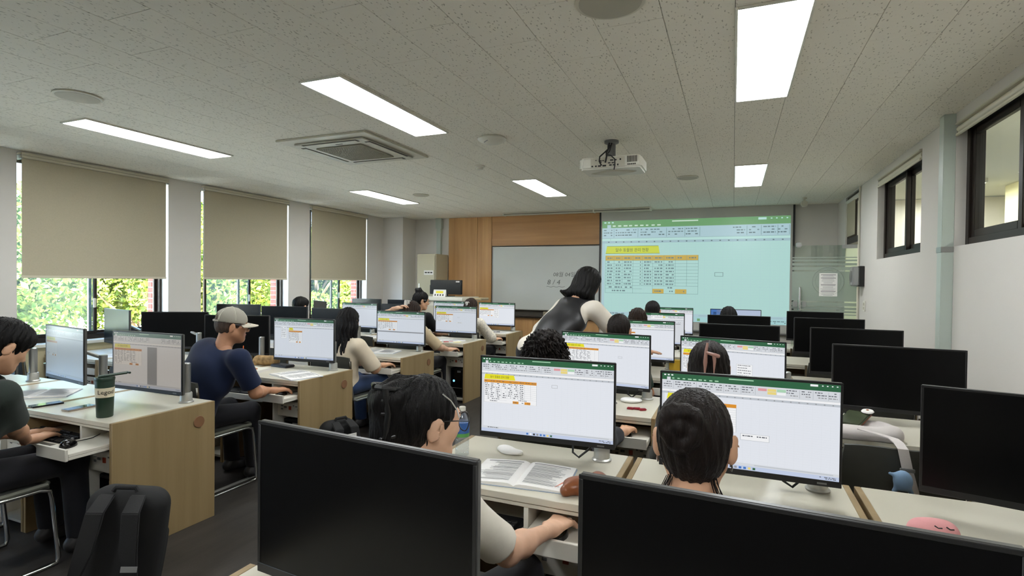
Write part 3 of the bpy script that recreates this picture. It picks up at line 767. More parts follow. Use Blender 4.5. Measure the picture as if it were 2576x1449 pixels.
TITLE = '달수 동물원 관리 현황'
def sheet(s, seed=1, table=True, tx=0.02, tw=0.415, ty=0.215, title_w=0.25, rows=True, gbar=None, gband=None, dialog=None, side=None, sel=(0.55, 0.31), colours=True, big=False, title=True, grid=True, task=True, cut=0.0, asp=1.777):
    rnd = random.Random(seed)
    gh = 0.072
    s.rect(0, 0, 1, 1, 'base', 0)
    s.rect(0, 0, 1, gh, 'green')
    s.rect(0.03, gh * 0.55, 0.052, gh, 'ribbon', 2)
    for k in range(3): s.rect(0.012 + 0.022 * k, gh * 0.14, 0.024 + 0.022 * k, gh * 0.34, 'white', 2)
    for k in range(9): s.rect(0.062 + 0.032 * k, gh * 0.64, 0.062 + 0.032 * k + rnd.uniform(0.012, 0.024), gh * 0.82, 'pgreen', 2)
    s.rect(0.40, gh * 0.18, 0.54, gh * 0.34, 'pgreen', 2); s.rect(0.845, gh * 0.12, 0.885, gh * 0.42, 'white', 2)
    for k in range(4): s.rect(0.905 + 0.025 * k, gh * 0.2, 0.913 + 0.025 * k, gh * 0.34, 'white', 2)
    s.rect(0, gh, 1, 0.178, 'ribbon')
    for k, (u0, u1) in enumerate(((0.01, 0.06), (0.08, 0.2), (0.225, 0.36), (0.38, 0.46), (0.475, 0.54), (0.72, 0.78), (0.80, 0.85), (0.87, 0.93), (0.94, 0.985))):
        for r_ in range(3): s.dash(u0, gh + 0.018 + 0.026 * r_, u1, 0.010, 'text' if r_ < 2 else 'grey', rnd, 2, 0.75)
        s.rect(u1 + 0.009, gh + 0.01, u1 + 0.011, 0.17, 'line', 2)
    if colours:
        for k, (c1, c2) in enumerate((('pink', 'ribbon'), ('pyellow', 'pyellow'), ('pgreen', 'white'))):
            u = 0.565 + 0.052 * k; s.rect(u, gh + 0.02, u + 0.048, gh + 0.048, c1, 3); s.rect(u, gh + 0.052, u + 0.048, gh + 0.08, c2, 3)
    s.rect(0, 0.178, 1, 0.204, 'white'); s.rect(0, 0.178, 1, 0.180, 'line', 2); s.rect(0.05, 0.182, 0.051, 0.2, 'line', 2)
    s.rect(0, 0.204, 1, 0.228, 'head'); s.rect(0, 0.228, 0.016, 0.93, 'ribbon')
    for k in range(22): s.rect(0.036 + 0.044 * k, 0.211, 0.044 + 0.044 * k, 0.221, 'grey', 2)
    if grid:
        for k in range(27): s.rect(0.016, 0.25 + 0.0255 * k, 0.985, 0.2507 + 0.0255 * k, 'ribbon', 1)
        for k in range(20): s.rect(0.06 + 0.047 * k, 0.228, 0.0605 + 0.047 * k, 0.93, 'ribbon', 1)
    if table:
        th = 0.36
        y0 = ty
        if title:
            s.poly([(tx + 0.008, y0 + 0.008), (tx + title_w - 0.012, y0 + 0.008), (tx + title_w, y0 + 0.074), (tx, y0 + 0.074)], 'yellow', 3)
            s.txt(TITLE, tx + title_w * 0.2, y0 + 0.024, 0.032, 'dark', asp, 4, w=title_w * 0.6)
        s.rect(tx, y0 + 0.08, tx + tw, y0 + 0.118, 'orange', 3)
        s.rect(tx, y0 + 0.118, tx + tw, y0 + th + 0.03, 'white', 2)
        n = 9; cw = tw / n
        for c in range(n):
            s.dash(tx + cw * c + cw * 0.15, y0 + 0.094, tx + cw * (c + 0.85), 0.008, 'text', rnd, 4, 0.8)
        for r_ in range(9):
            v = y0 + 0.118 + 0.0255 * r_
            s.rect(tx, v, tx + tw, v + 0.0016, 'line', 3)
            if r_ < 8 and rows:
                for c in range(7): s.dash(tx + cw * c + cw * rnd.uniform(0.1, 0.3), v + 0.008, tx + cw * (c + rnd.uniform(0.7, 0.92)), 0.010, 'text', rnd, 4, 0.85)
        for c in range(n + 1): s.rect(tx + cw * c - 0.0006, y0 + 0.118, tx + cw * c + 0.0006, y0 + 0.118 + 0.0255 * 8, 'line', 3)
        vb = y0 + 0.118 + 0.0255 * 8
        s.dash(tx + 0.01, vb + 0.009, tx + cw * 2.8, 0.009, 'text', rnd, 4); s.dash(tx + cw * 5.6, vb + 0.009, tx + cw * 7.4, 0.009, 'text', rnd, 4)
        s.dash(tx + 0.03, vb + 0.038, tx + cw * 2.3, 0.009, 'text', rnd, 4)
        s.rect(tx, vb + 0.027, tx + cw * 4, vb + 0.0285, 'line', 3); s.rect(tx, vb + 0.062, tx + tw, vb + 0.064, 'line', 3); s.rect(tx + tw - 0.001, y0 + 0.118, tx + tw + 0.001, vb + 0.064, 'line', 3); s.rect(tx - 0.001, y0 + 0.118, tx + 0.001, vb + 0.064, 'line', 3)
        for c in (5, 7): s.rect(tx + cw * c, vb + 0.028, tx + cw * (c + 1), vb + 0.061, 'orange', 3); s.dash(tx + cw * c + 0.006, vb + 0.04, tx + cw * (c + 1) - 0.005, 0.008, 'text', rnd, 4)
        s.dash(tx + cw * 6 + 0.006, vb + 0.04, tx + cw * 7 - 0.005, 0.009, 'text', rnd, 4)
    if gbar: s.rect(gbar[0], 0.245, gbar[1], 0.93, 'grey', 5)
    if gband: s.rect(0, gband, 0.99, gband + 0.035, 'grey', 5)
    if sel:
        u, v = sel; w, h, e = 0.042, 0.036, 0.002
        s.rect(u, v, u + w, v + 0.003, 'grey', 5); s.rect(u, v + h, u + w, v + h + 0.003, 'grey', 5); s.rect(u, v, u + e, v + h, 'grey', 5); s.rect(u + w, v, u + w + e, v + h + 0.003, 'grey', 5)
    if dialog:
        u, v, w, h = dialog
        s.rect(u, v, u + w, v + h, 'white', 5)
        for a in ((u, v, u + w, v + 0.003), (u, v + h, u + w, v + h + 0.003), (u, v, u + 0.002, v + h), (u + w, v, u + w + 0.002, v + h + 0.003)): s.rect(*a, 'line', 6)
        for r_ in range(max(1, int(h / 0.045))): s.dash(u + 0.012, v + 0.018 + 0.045 * r_, u + w - 0.012, 0.012, 'text', rnd, 6, 0.8)
    if side:
        s.rect(side, 0.24, 1, 0.93, 'ribbon', 3); s.rect(side, 0.24, side + 0.002, 0.93, 'line', 4)
        for r_ in range(2): s.dash(side + 0.02, 0.28 + 0.05 * r_, side + 0.12, 0.018, 'text', rnd, 4)
    s.rect(0, 0.925, 1, 0.955, 'ribbon', 2); s.dash(0.02, 0.935, 0.14, 0.01, 'text', rnd, 3); s.rect(0.55, 0.934, 0.97, 0.944, 'head', 3)
    if task:
        s.rect(0, 0.955, 1, 1, 'bar', 2)
        for k, c in enumerate(('blue', 'white', 'dark', 'grey', 'blue', 'blue', 'pyellow', 'green')):
            s.rect(0.36 + 0.026 * k, 0.966, 0.375 + 0.026 * k, 0.990, c, 3)
        s.dash(0.9, 0.966, 0.985, 0.008, 'text', rnd, 3); s.dash(0.93, 0.98, 0.985, 0.008, 'text', rnd, 3)
    return s

# projected picture: the projector's light is given as glow on the cloth
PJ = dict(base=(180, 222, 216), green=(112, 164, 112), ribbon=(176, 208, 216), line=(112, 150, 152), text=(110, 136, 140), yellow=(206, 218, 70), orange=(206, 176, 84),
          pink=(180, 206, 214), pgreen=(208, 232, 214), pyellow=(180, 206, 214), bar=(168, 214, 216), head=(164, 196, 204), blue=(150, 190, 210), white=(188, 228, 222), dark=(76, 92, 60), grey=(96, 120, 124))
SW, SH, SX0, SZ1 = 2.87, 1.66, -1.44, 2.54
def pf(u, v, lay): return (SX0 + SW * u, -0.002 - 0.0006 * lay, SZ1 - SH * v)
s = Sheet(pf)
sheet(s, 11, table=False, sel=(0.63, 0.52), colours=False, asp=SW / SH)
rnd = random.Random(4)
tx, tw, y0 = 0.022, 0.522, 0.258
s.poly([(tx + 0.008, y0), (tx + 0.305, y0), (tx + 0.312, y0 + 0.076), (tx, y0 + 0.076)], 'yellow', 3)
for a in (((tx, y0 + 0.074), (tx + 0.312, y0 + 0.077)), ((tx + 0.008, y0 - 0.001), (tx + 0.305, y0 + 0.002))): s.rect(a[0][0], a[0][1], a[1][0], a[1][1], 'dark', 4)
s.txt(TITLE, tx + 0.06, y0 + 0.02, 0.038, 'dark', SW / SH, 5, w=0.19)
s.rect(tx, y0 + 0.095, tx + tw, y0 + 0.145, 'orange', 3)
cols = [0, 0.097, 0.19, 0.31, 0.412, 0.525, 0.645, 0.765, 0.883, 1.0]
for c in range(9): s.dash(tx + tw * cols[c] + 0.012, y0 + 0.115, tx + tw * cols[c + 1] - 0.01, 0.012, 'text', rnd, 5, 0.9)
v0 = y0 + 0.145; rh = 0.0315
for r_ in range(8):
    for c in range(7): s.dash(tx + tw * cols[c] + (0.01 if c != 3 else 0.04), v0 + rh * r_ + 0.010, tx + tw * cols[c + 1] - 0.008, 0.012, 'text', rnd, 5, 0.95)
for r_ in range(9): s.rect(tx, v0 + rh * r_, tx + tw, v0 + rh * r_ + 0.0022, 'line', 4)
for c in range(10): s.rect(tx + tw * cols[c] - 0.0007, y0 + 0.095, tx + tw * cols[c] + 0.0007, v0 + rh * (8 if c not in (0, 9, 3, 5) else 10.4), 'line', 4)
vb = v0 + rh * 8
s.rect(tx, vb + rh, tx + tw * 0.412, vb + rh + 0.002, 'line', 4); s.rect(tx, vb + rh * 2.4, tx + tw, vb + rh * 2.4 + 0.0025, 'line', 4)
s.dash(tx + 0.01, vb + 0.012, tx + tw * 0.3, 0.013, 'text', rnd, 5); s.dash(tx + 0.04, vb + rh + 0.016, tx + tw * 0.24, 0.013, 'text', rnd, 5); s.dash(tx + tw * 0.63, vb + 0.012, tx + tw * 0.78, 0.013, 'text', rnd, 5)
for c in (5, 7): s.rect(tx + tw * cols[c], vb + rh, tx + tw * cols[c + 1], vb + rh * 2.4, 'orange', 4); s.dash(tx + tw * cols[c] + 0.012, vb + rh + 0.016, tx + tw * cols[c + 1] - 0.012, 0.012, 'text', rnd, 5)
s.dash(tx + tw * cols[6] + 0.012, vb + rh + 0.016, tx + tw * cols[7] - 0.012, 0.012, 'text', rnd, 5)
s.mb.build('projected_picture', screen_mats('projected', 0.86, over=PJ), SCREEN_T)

# ================================================================== desks, chairs, displays
ROWY = [0.47, 1.81, 3.14, 4.50, 5.84, 7.18]       # near edge of each desk row
DW, DD, DH = 0.81, 0.61, 0.73
LXC = [-3.425 - 0.815 * j for j in range(4)]      # window bank, column 0 by the aisle
RXC = [-0.805, 0.022, 0.848]                      # corridor bank, column 0 by the aisle

OCC = {('L', 1, 0): 'the person in the dark green top', ('L', 2, 0): 'the man in the grey cap', ('L', 3, 0): 'the woman with long black hair',
       ('L', 4, 0): 'the woman holding her hair clip', ('L', 5, 0): 'the woman in the white patterned cardigan', ('L', 5, 1): 'the woman in black with a top knot',
       ('L', 4, 3): 'the person by the window with a raised hand',
       ('R', 1, 0): 'the woman in glasses with a claw clip', ('R', 1, 1): 'the woman with a low bun', ('R', 2, 0): 'the curly-haired woman',
       ('R', 2, 1): 'the woman with a pink hair clip', ('R', 3, 0): 'the student the teacher is helping', ('R', 4, 0): 'the student with layered brown hair',
       ('R', 5, 0): 'the short-haired student in the front row', ('R', 5, 1): 'the student facing the bluish desktop screen'}
ROWN = {('L', 1): 'the row with the green tumbler', ('L', 2): 'the row of the capped man', ('L', 3): 'the row of the long-haired woman', ('L', 4): 'the row with the pink box', ('L', 5): 'the front row by the windows',
        ('R', 0): 'the rearmost row', ('R', 1): 'the row of the low bun', ('R', 2): 'the curly-haired woman\'s row', ('R', 3): 'the row the teacher leans over', ('R', 4): 'the row just past the teacher', ('R', 5): 'the front row before the projection'}
COLN = {('L', 0): 'at the aisle', ('L', 1): 'second from the aisle', ('L', 2): 'third from the aisle', ('L', 3): 'beside the windows', ('R', 0): 'at the aisle', ('R', 1): 'in the middle', ('R', 2): 'beside the corridor wall'}
def where(bank, r_, c):
    return COLN[(bank, c)] + ' in ' + ROWN[(bank, r_)]

# shared desk meshes (origin: floor, middle of the near edge)
hw = DW / 2; pt = 0.023
q = MB(); q.box(-pt / 2, 0, 0, pt / 2, DD, DH); dm_side = q.mesh('side_panel', M_beech, bevel=0.002, seg=1)
q = MB(); q.box(-hw + pt, 0.002, DH - 0.026, hw - pt, DD, DH); q.box(-hw + pt, 0.008, DH - 0.044, hw - pt, 0.03, DH - 0.029); dm_top = q.mesh('desk_top', M_white, bevel=0.002, seg=1)
q = MB(); q.box(-hw + pt, DD - 0.05, 0.08, hw - pt, DD - 0.033, DH - 0.03); dm_back = q.mesh('back_panel', M_beech)
q = MB(); q.box(0.110, 0.012, 0.555, 0.128, 0.50, DH - 0.03); dm_div = q.mesh('divider', M_whitem, bevel=0.001, seg=1)
q = MB(); q.box(-hw + pt + 0.004, 0.012, 0.572, 0.108, 0.36, 0.588); q.box(-hw + pt + 0.004, 0.0, 0.560, 0.108, 0.012, 0.604); dm_kt = q.mesh('keyboard_tray', M_whitem, bevel=0.002, seg=1)
q = MB(); q.box(0.134, 0.014, 0.603, hw - pt - 0.006, 0.36, 0.620); q.box(0.132, 0.0, 0.585, hw - pt - 0.004, 0.014, 0.645); q.box(hw - pt - 0.012, 0.014, 0.588, hw - pt - 0.006, 0.36, 0.603); dm_mt = q.mesh('mouse_tray', M_whitem, bevel=0.002, seg=1)
q = MB(); q.box(0.110, 0.02, 0.0, 0.128, 0.54, 0.555); q.box(0.128, 0.02, 0.035, hw - pt, 0.54, 0.05); q.box(0.128, 0.045, 0.02, hw - pt, 0.055, 0.035); dm_cpu = q.mesh('tower_bay', M_whitem, bevel=0.001, seg=1)
q = MB(); q.box(0.130, 0.05, 0.435, hw - pt - 0.002, 0.40, 0.553); dm_hub = q.mesh('switch_box', M_whitem, bevel=0.003)
q = MB()
for x, z, w, h in ((0.17, 0.51, 0.02, 0.008), (0.20, 0.50, 0.025, 0.014), (0.17, 0.485, 0.018, 0.012), (0.29, 0.52, 0.012, 0.008), (0.315, 0.515, 0.016, 0.008), (0.335, 0.49, 0.014, 0.012)):
    q.box(x, 0.047, z, x + w, 0.0501, z + h, 0)
dm_ports = q.mesh('sockets', M_grey)
q = MB(); q.box(0.25, 0.045, 0.49, 0.272, 0.0501, 0.518); dm_red = q.mesh('rocker_switch', mat('red_switch', (150, 62, 36), 0.4))
q = MB(); q.lathe([(0.0, 0.0), (0.034, 0.0), (0.036, 0.002), (0.034, 0.0045), (0.022, 0.0045), (0.0, 0.0035)], n=24, T=Matrix.Rotation(PI / 2, 4, 'Y')); dm_grom = q.mesh('cable_grommet', mat('brown_plastic', (126, 90, 62), 0.5), smooth=True)

PULL = {('L', 1, 0): 0.20, ('L', 2, 0): 0.14, ('L', 3, 0): 0.15, ('L', 4, 0): 0.13, ('L', 5, 0): 0.13, ('R', 1, 0): 0.11, ('R', 2, 0): 0.14}
def desk(bank, r_, c, x, y):
    occ = OCC.get((bank, r_, c))
    if occ: lab, grp = 'white-topped beech computer desk where %s sits' % occ, None
    else: lab, grp = 'unoccupied beech desk ' + where(bank, r_, c), 'unoccupied desks'
    t = thing('computer_desk', lab, 'desk', (x, y, 0), group=grp)
    for s in (-1, 1): obj('side_panel', dm_side, t, (s * (hw - pt / 2), 0, 0))
    obj('desk_top', dm_top, t); obj('back_panel', dm_back, t); obj('divider', dm_div, t)
    p = PULL.get((bank, r_, c), 0.0)
    obj('keyboard_tray', dm_kt, t, (0, -min(p, 0.08), 0)); obj('mouse_tray', dm_mt, t, (0, -p, 0))
    obj('tower_bay', dm_cpu, t); h = obj('switch_box', dm_hub, t); tag(obj('sockets', dm_ports, h), kind='stuff'); obj('rocker_switch', dm_red, h)
    obj('cable_grommet', dm_grom, t, (hw, 0.50, 0.624))
    return t

# pc tower
q = MB(); q.box(-0.085, 0, 0, 0.085, 0.40, 0.36); pc_body = q.mesh('tower_case', M_black, bevel=0.004)
q = MB(); q.box(-0.075, -0.004, 0.02, 0.075, 0.0, 0.34); pc_face = q.mesh('front_panel', M_blackgloss, bevel=0.002)
q = MB(); q.lathe([(0.009, 0), (0.014, 0), (0.014, 0.003), (0.009, 0.003)], n=20, T=Matrix.Rotation(PI / 2, 4, 'X')); pc_led = q.mesh('power_button', emat('blue_led', None, 1.5, (0.25, 0.65, 1.0)))
q = MB(); q.box(-0.075, -0.006, 0.115, 0.075, -0.001, 0.121); pc_strip = q.mesh('trim_strip', M_grey)
q = MB(); q.box(0.01, -0.006, 0.31, 0.06, -0.0042, 0.335); pc_badge = q.mesh('badge', M_grey)
def tower(bank, r_, c, x, y):
    t = thing('computer_tower', 'black computer tower in the desk bay of ' + OCC[(bank, r_, c)], 'computer', (x + 0.255, y + 0.075, 0.05))
    obj('tower_case', pc_body, t); obj('front_panel', pc_face, t); obj('power_button', pc_led, t, (-0.035, -0.004, 0.205)); obj('trim_strip', pc_strip, t); obj('badge', pc_badge, t)

# chair (origin: floor under the seat, facing +y)
def chair_meshes():
    q = MB(); n = 9; vs = []; fs = []
    for i in range(n + 1):
        for j in range(n + 1):
            a, c = -1 + 2 * i / n, -1 + 2 * j / n
            rx = 0.225 * (1 - 0.06 * max(0, -c)); vs.append((a * rx, c * 0.21, 0.445 - 0.012 * (1 - a * a) * (1 - c * c) - 0.02 * max(0, c) ** 3))
    m0 = len(vs)
    for i in range(n + 1):
        for j in range(n + 1): p = vs[i * (n + 1) + j]; vs.append((p[0], p[1], p[2] - 0.024))
    for i in range(n):
        for j in range(n):
            a = i * (n + 1) + j; fs.append((a, a + n + 1, a + n + 2, a + 1)); fs.append((m0 + a, m0 + a + 1, m0 + a + n + 2, m0 + a + n + 1))
    rim = [i * (n + 1) for i in range(n + 1)] + [n * (n + 1) + j for j in range(1, n + 1)] + [i * (n + 1) + n for i in range(n - 1, -1, -1)] + [j for j in range(n - 1, 0, -1)]
    for k in range(len(rim)): a, c = rim[k], rim[(k + 1) % len(rim)]; fs.append((a, c, m0 + c, m0 + a))
    q.add(vs, fs); seat = q.mesh('seat', M_chairplast, smooth=True)
    q = MB(); q.tube([(sx * 0.225 * 1.0, sy * 0.21, 0.432) for sx, sy in ((1, -0.95), (1.01, 0), (1, 0.95), (0.9, 1.02), (0, 1.03), (-0.9, 1.02), (-1, 0.95), (-1.01, 0), (-1, -0.95))], 0.011, 8); trim = q.mesh('seat_trim', M_chairtrim, smooth=True)
    q = MB(); vs = []; fs = []
    for i in range(n + 1):
        for j in range(n + 1):
            a, c = -1 + 2 * i / n, -1 + 2 * j / n
            rx = 0.225 * (1 - 0.05 * c * c); vs.append((a * rx, -0.235 + 0.05 * a * a - 0.03 * (c + 1) / 2, 0.67 + 0.15 * c - 0.015 * abs(a) ** 4 * (1 if c > 0 else -1)))
    for p in list(vs): vs.append((p[0], p[1] - 0.018, p[2]))
    m0 = (n + 1) ** 2
    for i in range(n):
        for j in range(n):
            a = i * (n + 1) + j; fs.append((a, a + n + 1, a + n + 2, a + 1)); fs.append((m0 + a, m0 + a + 1, m0 + a + n + 2, m0 + a + n + 1))
    for k in range(len(rim)): a, c = rim[k], rim[(k + 1) % len(rim)]; fs.append((a, c, m0 + c, m0 + a))
    q.add(vs, fs); back = q.mesh('backrest', M_chairplast, smooth=True)
    legs = []
    for s in (-1, 1):
        q = MB(); X = s * 0.235
        q.tube([(X, -0.235, 0.78), (X, -0.215, 0.56), (X, -0.19, 0.43), (X, -0.15, 0.415), (X, 0.16, 0.415), (X, 0.205, 0.40), (X, 0.215, 0.36), (X, 0.245, 0.04), (X, 0.235, 0.013), (X, 0.19, 0.0105), (X, -0.22, 0.0105)], 0.0105, 10)
        legs.append(q.mesh('sled_leg', M_chrome, smooth=True))
    q = MB(); q.tube([(-0.235, -0.22, 0.0105), (0.235, -0.22, 0.0105)], 0.009, 8); bar = q.mesh('floor_bar', M_chrome, smooth=True)
    return seat, trim, back, legs, bar
CH = chair_meshes()
def chair(label, x, y, rz=0.0, group=None):
    t = thing('chair', label, 'chair', (x, y, 0), rz, group)
    obj('seat', CH[0], t); obj('seat_trim', CH[1], t); obj('backrest', CH[2], t)
    for l in CH[3]: obj('sled_leg', l, t)
    obj('floor_bar', CH[4], t)

# display: centre of the glass at the origin, facing -y
MW, MH = 0.614, 0.366
q = MB(); q.box(-MW / 2, 0.0, -MH / 2, MW / 2, 0.016, MH / 2); q.box(-0.20, 0.014, -0.13, 0.20, 0.042, 0.11); q.box(-0.05, 0.04, -0.05, 0.05, 0.052, 0.05); d_house = q.mesh('housing', mat('housing_lit_grey', (84, 84, 82), 0.35), bevel=0.003)  # black casing greyed so its top edge looks lit by the ceiling panels
q = MB(); f = 0.008
q.box(-MW / 2, -0.005, -MH / 2, MW / 2, 0.0, -MH / 2 + 0.022); q.box(-MW / 2, -0.005, MH / 2 - f, MW / 2, 0, MH / 2); q.box(-MW / 2, -0.005, -MH / 2 + 0.022, -MW / 2 + f, 0, MH / 2 - f); q.box(MW / 2 - f, -0.005, -MH / 2 + 0.022, MW / 2, 0, MH / 2 - f)
d_bezel = q.mesh('bezel', M_black, bevel=0.001, seg=1)
q = MB(); q.box(MW / 2 - 0.075, -0.0056, -MH / 2 + 0.007, MW / 2 - 0.045, -0.0051, -MH / 2 + 0.013); d_key = q.mesh('button_mark', M_grey)
AW, AH = MW - 2 * f, MH - f - 0.022
q = MB(); q.box(-AW / 2, -0.0035, -MH / 2 + 0.022, AW / 2, -0.001, MH / 2 - f); d_off = q.mesh('screen', M_offscreen)
q = MB(); q.lathe([(0.041, 0), (0.043, 0.006), (0.037, 0.011), (0.035, 0.012), (0.034, 0.058), (0.031, 0.064)], n=24); d_base = q.mesh('post_base', M_alu, smooth=True)
q = MB(); q.lathe([(0.0, 0.06), (0.025, 0.06), (0.025, 0.242), (0.021, 0.246), (0.0, 0.246)], n=24); d_post = q.mesh('post', M_steel, smooth=True)
def mfn(u, v, lay): return (-AW / 2 + AW * u, -0.0037 - 0.00035 * lay, MH / 2 - f - AH * v)

def monitor(label, px, py, pz, sx, sy, sz, yaw=0.0, content=None, mats=None, group=None, tilt=0.0, cable=False):
    """px,py: post; sx,sy,sz: centre of the glass"""
    t = thing('monitor', label, 'monitor', (px, py, pz), group=group)
    L = Vector((sx - px, sy - py, sz - pz))
    rot = (tilt, 0, yaw)
    obj('post_base', d_base, t); obj('post', d_post, t)
    RT = Matrix.Translation(L) @ Matrix.Rotation(yaw, 4, 'Z') @ Matrix.Rotation(tilt, 4, 'X')
    q = MB(); e = RT @ Vector((0, 0.052, 0))
    q.tube([(0, 0, 0.205), (e.x * 0.25, 0.045 + e.y * 0.2, 0.215), (e.x * 0.75, 0.04 + e.y * 0.9, e.z), tuple(e)], 0.013, 10); q.build('arm', M_alu, t, smooth=True)
    h = obj('housing', d_house, t, L, rot); obj('bezel', d_bezel, h); obj('button_mark', d_key, h)
    if content is None: obj('screen', d_off, h)
    else: content.mb.build('screen', mats, h)
    if cable:
        q = MB(); q.tube([(-0.02, -0.02, 0.1), (-0.05, -0.03, 0.05), (-0.09, -0.05, 0.015), (-0.12, -0.04, 0.03), (-0.13, 0.0, 0.08)], 0.005, 8); q.build('cable', M_black, t, smooth=True)
    return t

for r_ in range(1, 6):
    for c in range(4): desk('L', r_, c, LXC[c], ROWY[r_])
for r_ in range(0, 6):
    for c in range(3): desk('R', r_, c, RXC[c], ROWY[r_])
for k in OCC:
    if k[0] == 'L' and k[2] == 0: tower(*k, LXC[0], ROWY[k[1]])
tower('R', 1, 0, RXC[0], ROWY[1]); tower('R', 2, 0, RXC[0], ROWY[2])

GA = screen_mats('bright', 0.86)
GB = screen_mats('soft', 0.74, (0.95, 0.98, 1.0), 0.04)
GC = screen_mats('warm', 0.42, (1.0, 0.88, 0.74), 0.10)  # beige tint and wash stand for reflection and the slanted view
GD = screen_mats('cool', 0.36, (0.86, 0.98, 1.0), 0.22)
def SHT(**k): return sheet(Sheet(mfn), **k)
ZS = 0.985
# (bank,row,col): (glass centre x, y, yaw, content, mats)
ON = {
 ('L', 1, 0): (-3.335, 2.20, 0.03, dict(seed=21, gbar=(0.52, 0.66), sel=None, colours=False), GC),
 ('L', 1, 1): (-4.17, 2.20, -0.16, dict(seed=22, tw=0.3, sel=None, colours=False, rows=False), GD),
 ('L', 1, 2): (-5.02, 2.20, -0.05, dict(seed=23, sel=None, colours=False), GB),
 ('L', 2, 0): (-3.385, 3.56, 0.09, dict(seed=24, tx=0.25, tw=0.23, title_w=0.08, sel=None, dialog=(0.115, 0.2, 0.1, 0.3)), GB),
 ('L', 3, 0): (-3.315, 4.90, 0.0, dict(seed=25, gband=0.63, sel=None), GB),
 ('L', 4, 0): (-3.37, 6.25, 0.0, dict(seed=26, sel=(0.55, 0.4), dialog=(0.52, 0.6, 0.14, 0.045)), GB),
 ('L', 5, 0): (-3.385, 7.60, 0.0, dict(seed=27, sel=None, dialog=(0.43, 0.25, 0.14, 0.42)), GA),
 ('L', 5, 1): (-4.20, 7.60, 0.0, dict(seed=28, sel=None), GB),
 ('L', 4, 2): (-4.945, 6.28, 0.0, dict(seed=29, table=False, sel=None), GB),
 ('R', 1, 0): (-0.757, 2.235, 0.06, dict(seed=31), GA),
 ('R', 1, 1): (0.050, 2.15, 0.005, dict(seed=32, tx=0.03, sel=None, dialog=(0.47, 0.60, 0.16, 0.07)), GA),
 ('R', 2, 0): (-0.79, 3.55, -0.086, dict(seed=33, sel=(0.66, 0.42)), GA),
 ('R', 2, 1): (-0.009, 3.56, -0.2, dict(seed=34, tw=0.25, sel=None, dialog=(0.56, 0.42, 0.15, 0.28)), GA),
 ('R', 3, 0): (-0.775, 4.90, 0.0, dict(seed=35, title=False, tw=0.42, sel=(0.62, 0.5)), GA),
 ('R', 4, 0): (-0.80, 6.24, 0.0, dict(seed=36, table=False, sel=None, side=0.82, dialog=(0.4, 0.06, 0.22, 0.12)), GA),
 ('R', 5, 0): (-0.80, 7.60, 0.0, dict(seed=37, table=False, sel=None), GA),
}
OFF = {('L', 2, 1): (-4.19, 3.58, 0.33), ('L', 2, 2): (-5.07, 3.62, 0.52), ('L', 2, 3): (-5.93, 3.60, -0.20),
       ('L', 3, 1): (-4.25, 4.92, 0.0), ('L', 3, 2): (-5.06, 5.0, 0.22), ('L', 3, 3): (-5.92, 5.08, 0.25),
       ('L', 4, 1): (-4.26, 6.28, 0.0), ('L', 4, 3): (-5.87, 6.5, -0.55), ('L', 5, 2): (-5.13, 7.65, 0.0), ('L', 5, 3): (-5.90, 7.68, 0.0),
       ('R', 1, 2): (0.90, 2.165, -0.25), ('R', 2, 2): (0.838, 3.54, -0.053), ('R', 3, 2): (0.875, 4.82, 0.0), ('R', 4, 2): (0.885, 6.15, 0.0), ('R', 5, 2): (0.93, 7.52, 0.0),
       ('R', 3, 1): (0.045, 4.80, 0.0), ('R', 4, 1): (0.055, 6.15, 0.0),
       ('R', 0, 0): (-0.752, 0.945, -0.08), ('R', 0, 1): (0.056, 0.92, -0.055), ('R', 0, 2): (0.90, 0.93, 0.0)}
def post_xy(bank, r_, c):
    x = (LXC if bank == 'L' else RXC)[c]
    return x + 0.285, ROWY[r_] + 0.505
for k, (x, y, a, cont, mm) in ON.items():
    px, py = post_xy(*k)
    who = OCC.get(k)
    lab = 'monitor showing a spreadsheet in front of ' + who if who else \
        {('L', 1, 1): 'slightly turned monitor showing a dim grey spreadsheet beside the warm-toned one', ('L', 1, 2): 'lit monitor behind the head of the person in dark green', ('L', 4, 2): 'lit monitor with a nearly blank white sheet at an empty window-bank desk'}[k]
    monitor(lab, px, py, DH, x, y, ZS, a, SHT(**cont), mm, cable=k in (('R', 1, 0), ('R', 1, 1), ('R', 2, 0)))
for k, (x, y, a) in OFF.items():
    px, py = post_xy(*k)
    if k == ('L', 4, 3): lab, g = 'steeply turned grey-glinting monitor beside the raised hand by the window', None
    elif k == ('L', 2, 3): lab, g = 'switched-off monitor mirroring the window greenery in its glass', None
    else: lab, g = 'switched-off black monitor ' + where(*k), 'switched-off monitors'
    monitor(lab, px, py, DH, x, y, ZS if k[1] else 0.982, a, group=g)
# bluish desktop picture on the front-row display
s = Sheet(mfn); s.rect(0, 0, 1, 1, 'bar', 0)
for (u, v, w, h, c) in ((0.0, 0, 0.2, 0.35, 'blue'), (0.05, 0.1, 0.06, 0.1, 'dark'), (0.12, 0.02, 0.1, 0.2, 'grey'), (0.3, 0.2, 0.65, 0.07, 'head'), (0.3, 0.27, 0.65, 0.55, 'white'), (0.55, 0.3, 0.38, 0.04, 'green')): s.rect(u, v, u + w, v + h, c, 2)
px, py = post_xy('R', 5, 1)
monitor('monitor with a bluish desktop picture in front of ' + OCC[('R', 5, 1)], px, py, DH, 0.03, 7.58, ZS, 0.0, s, GB)

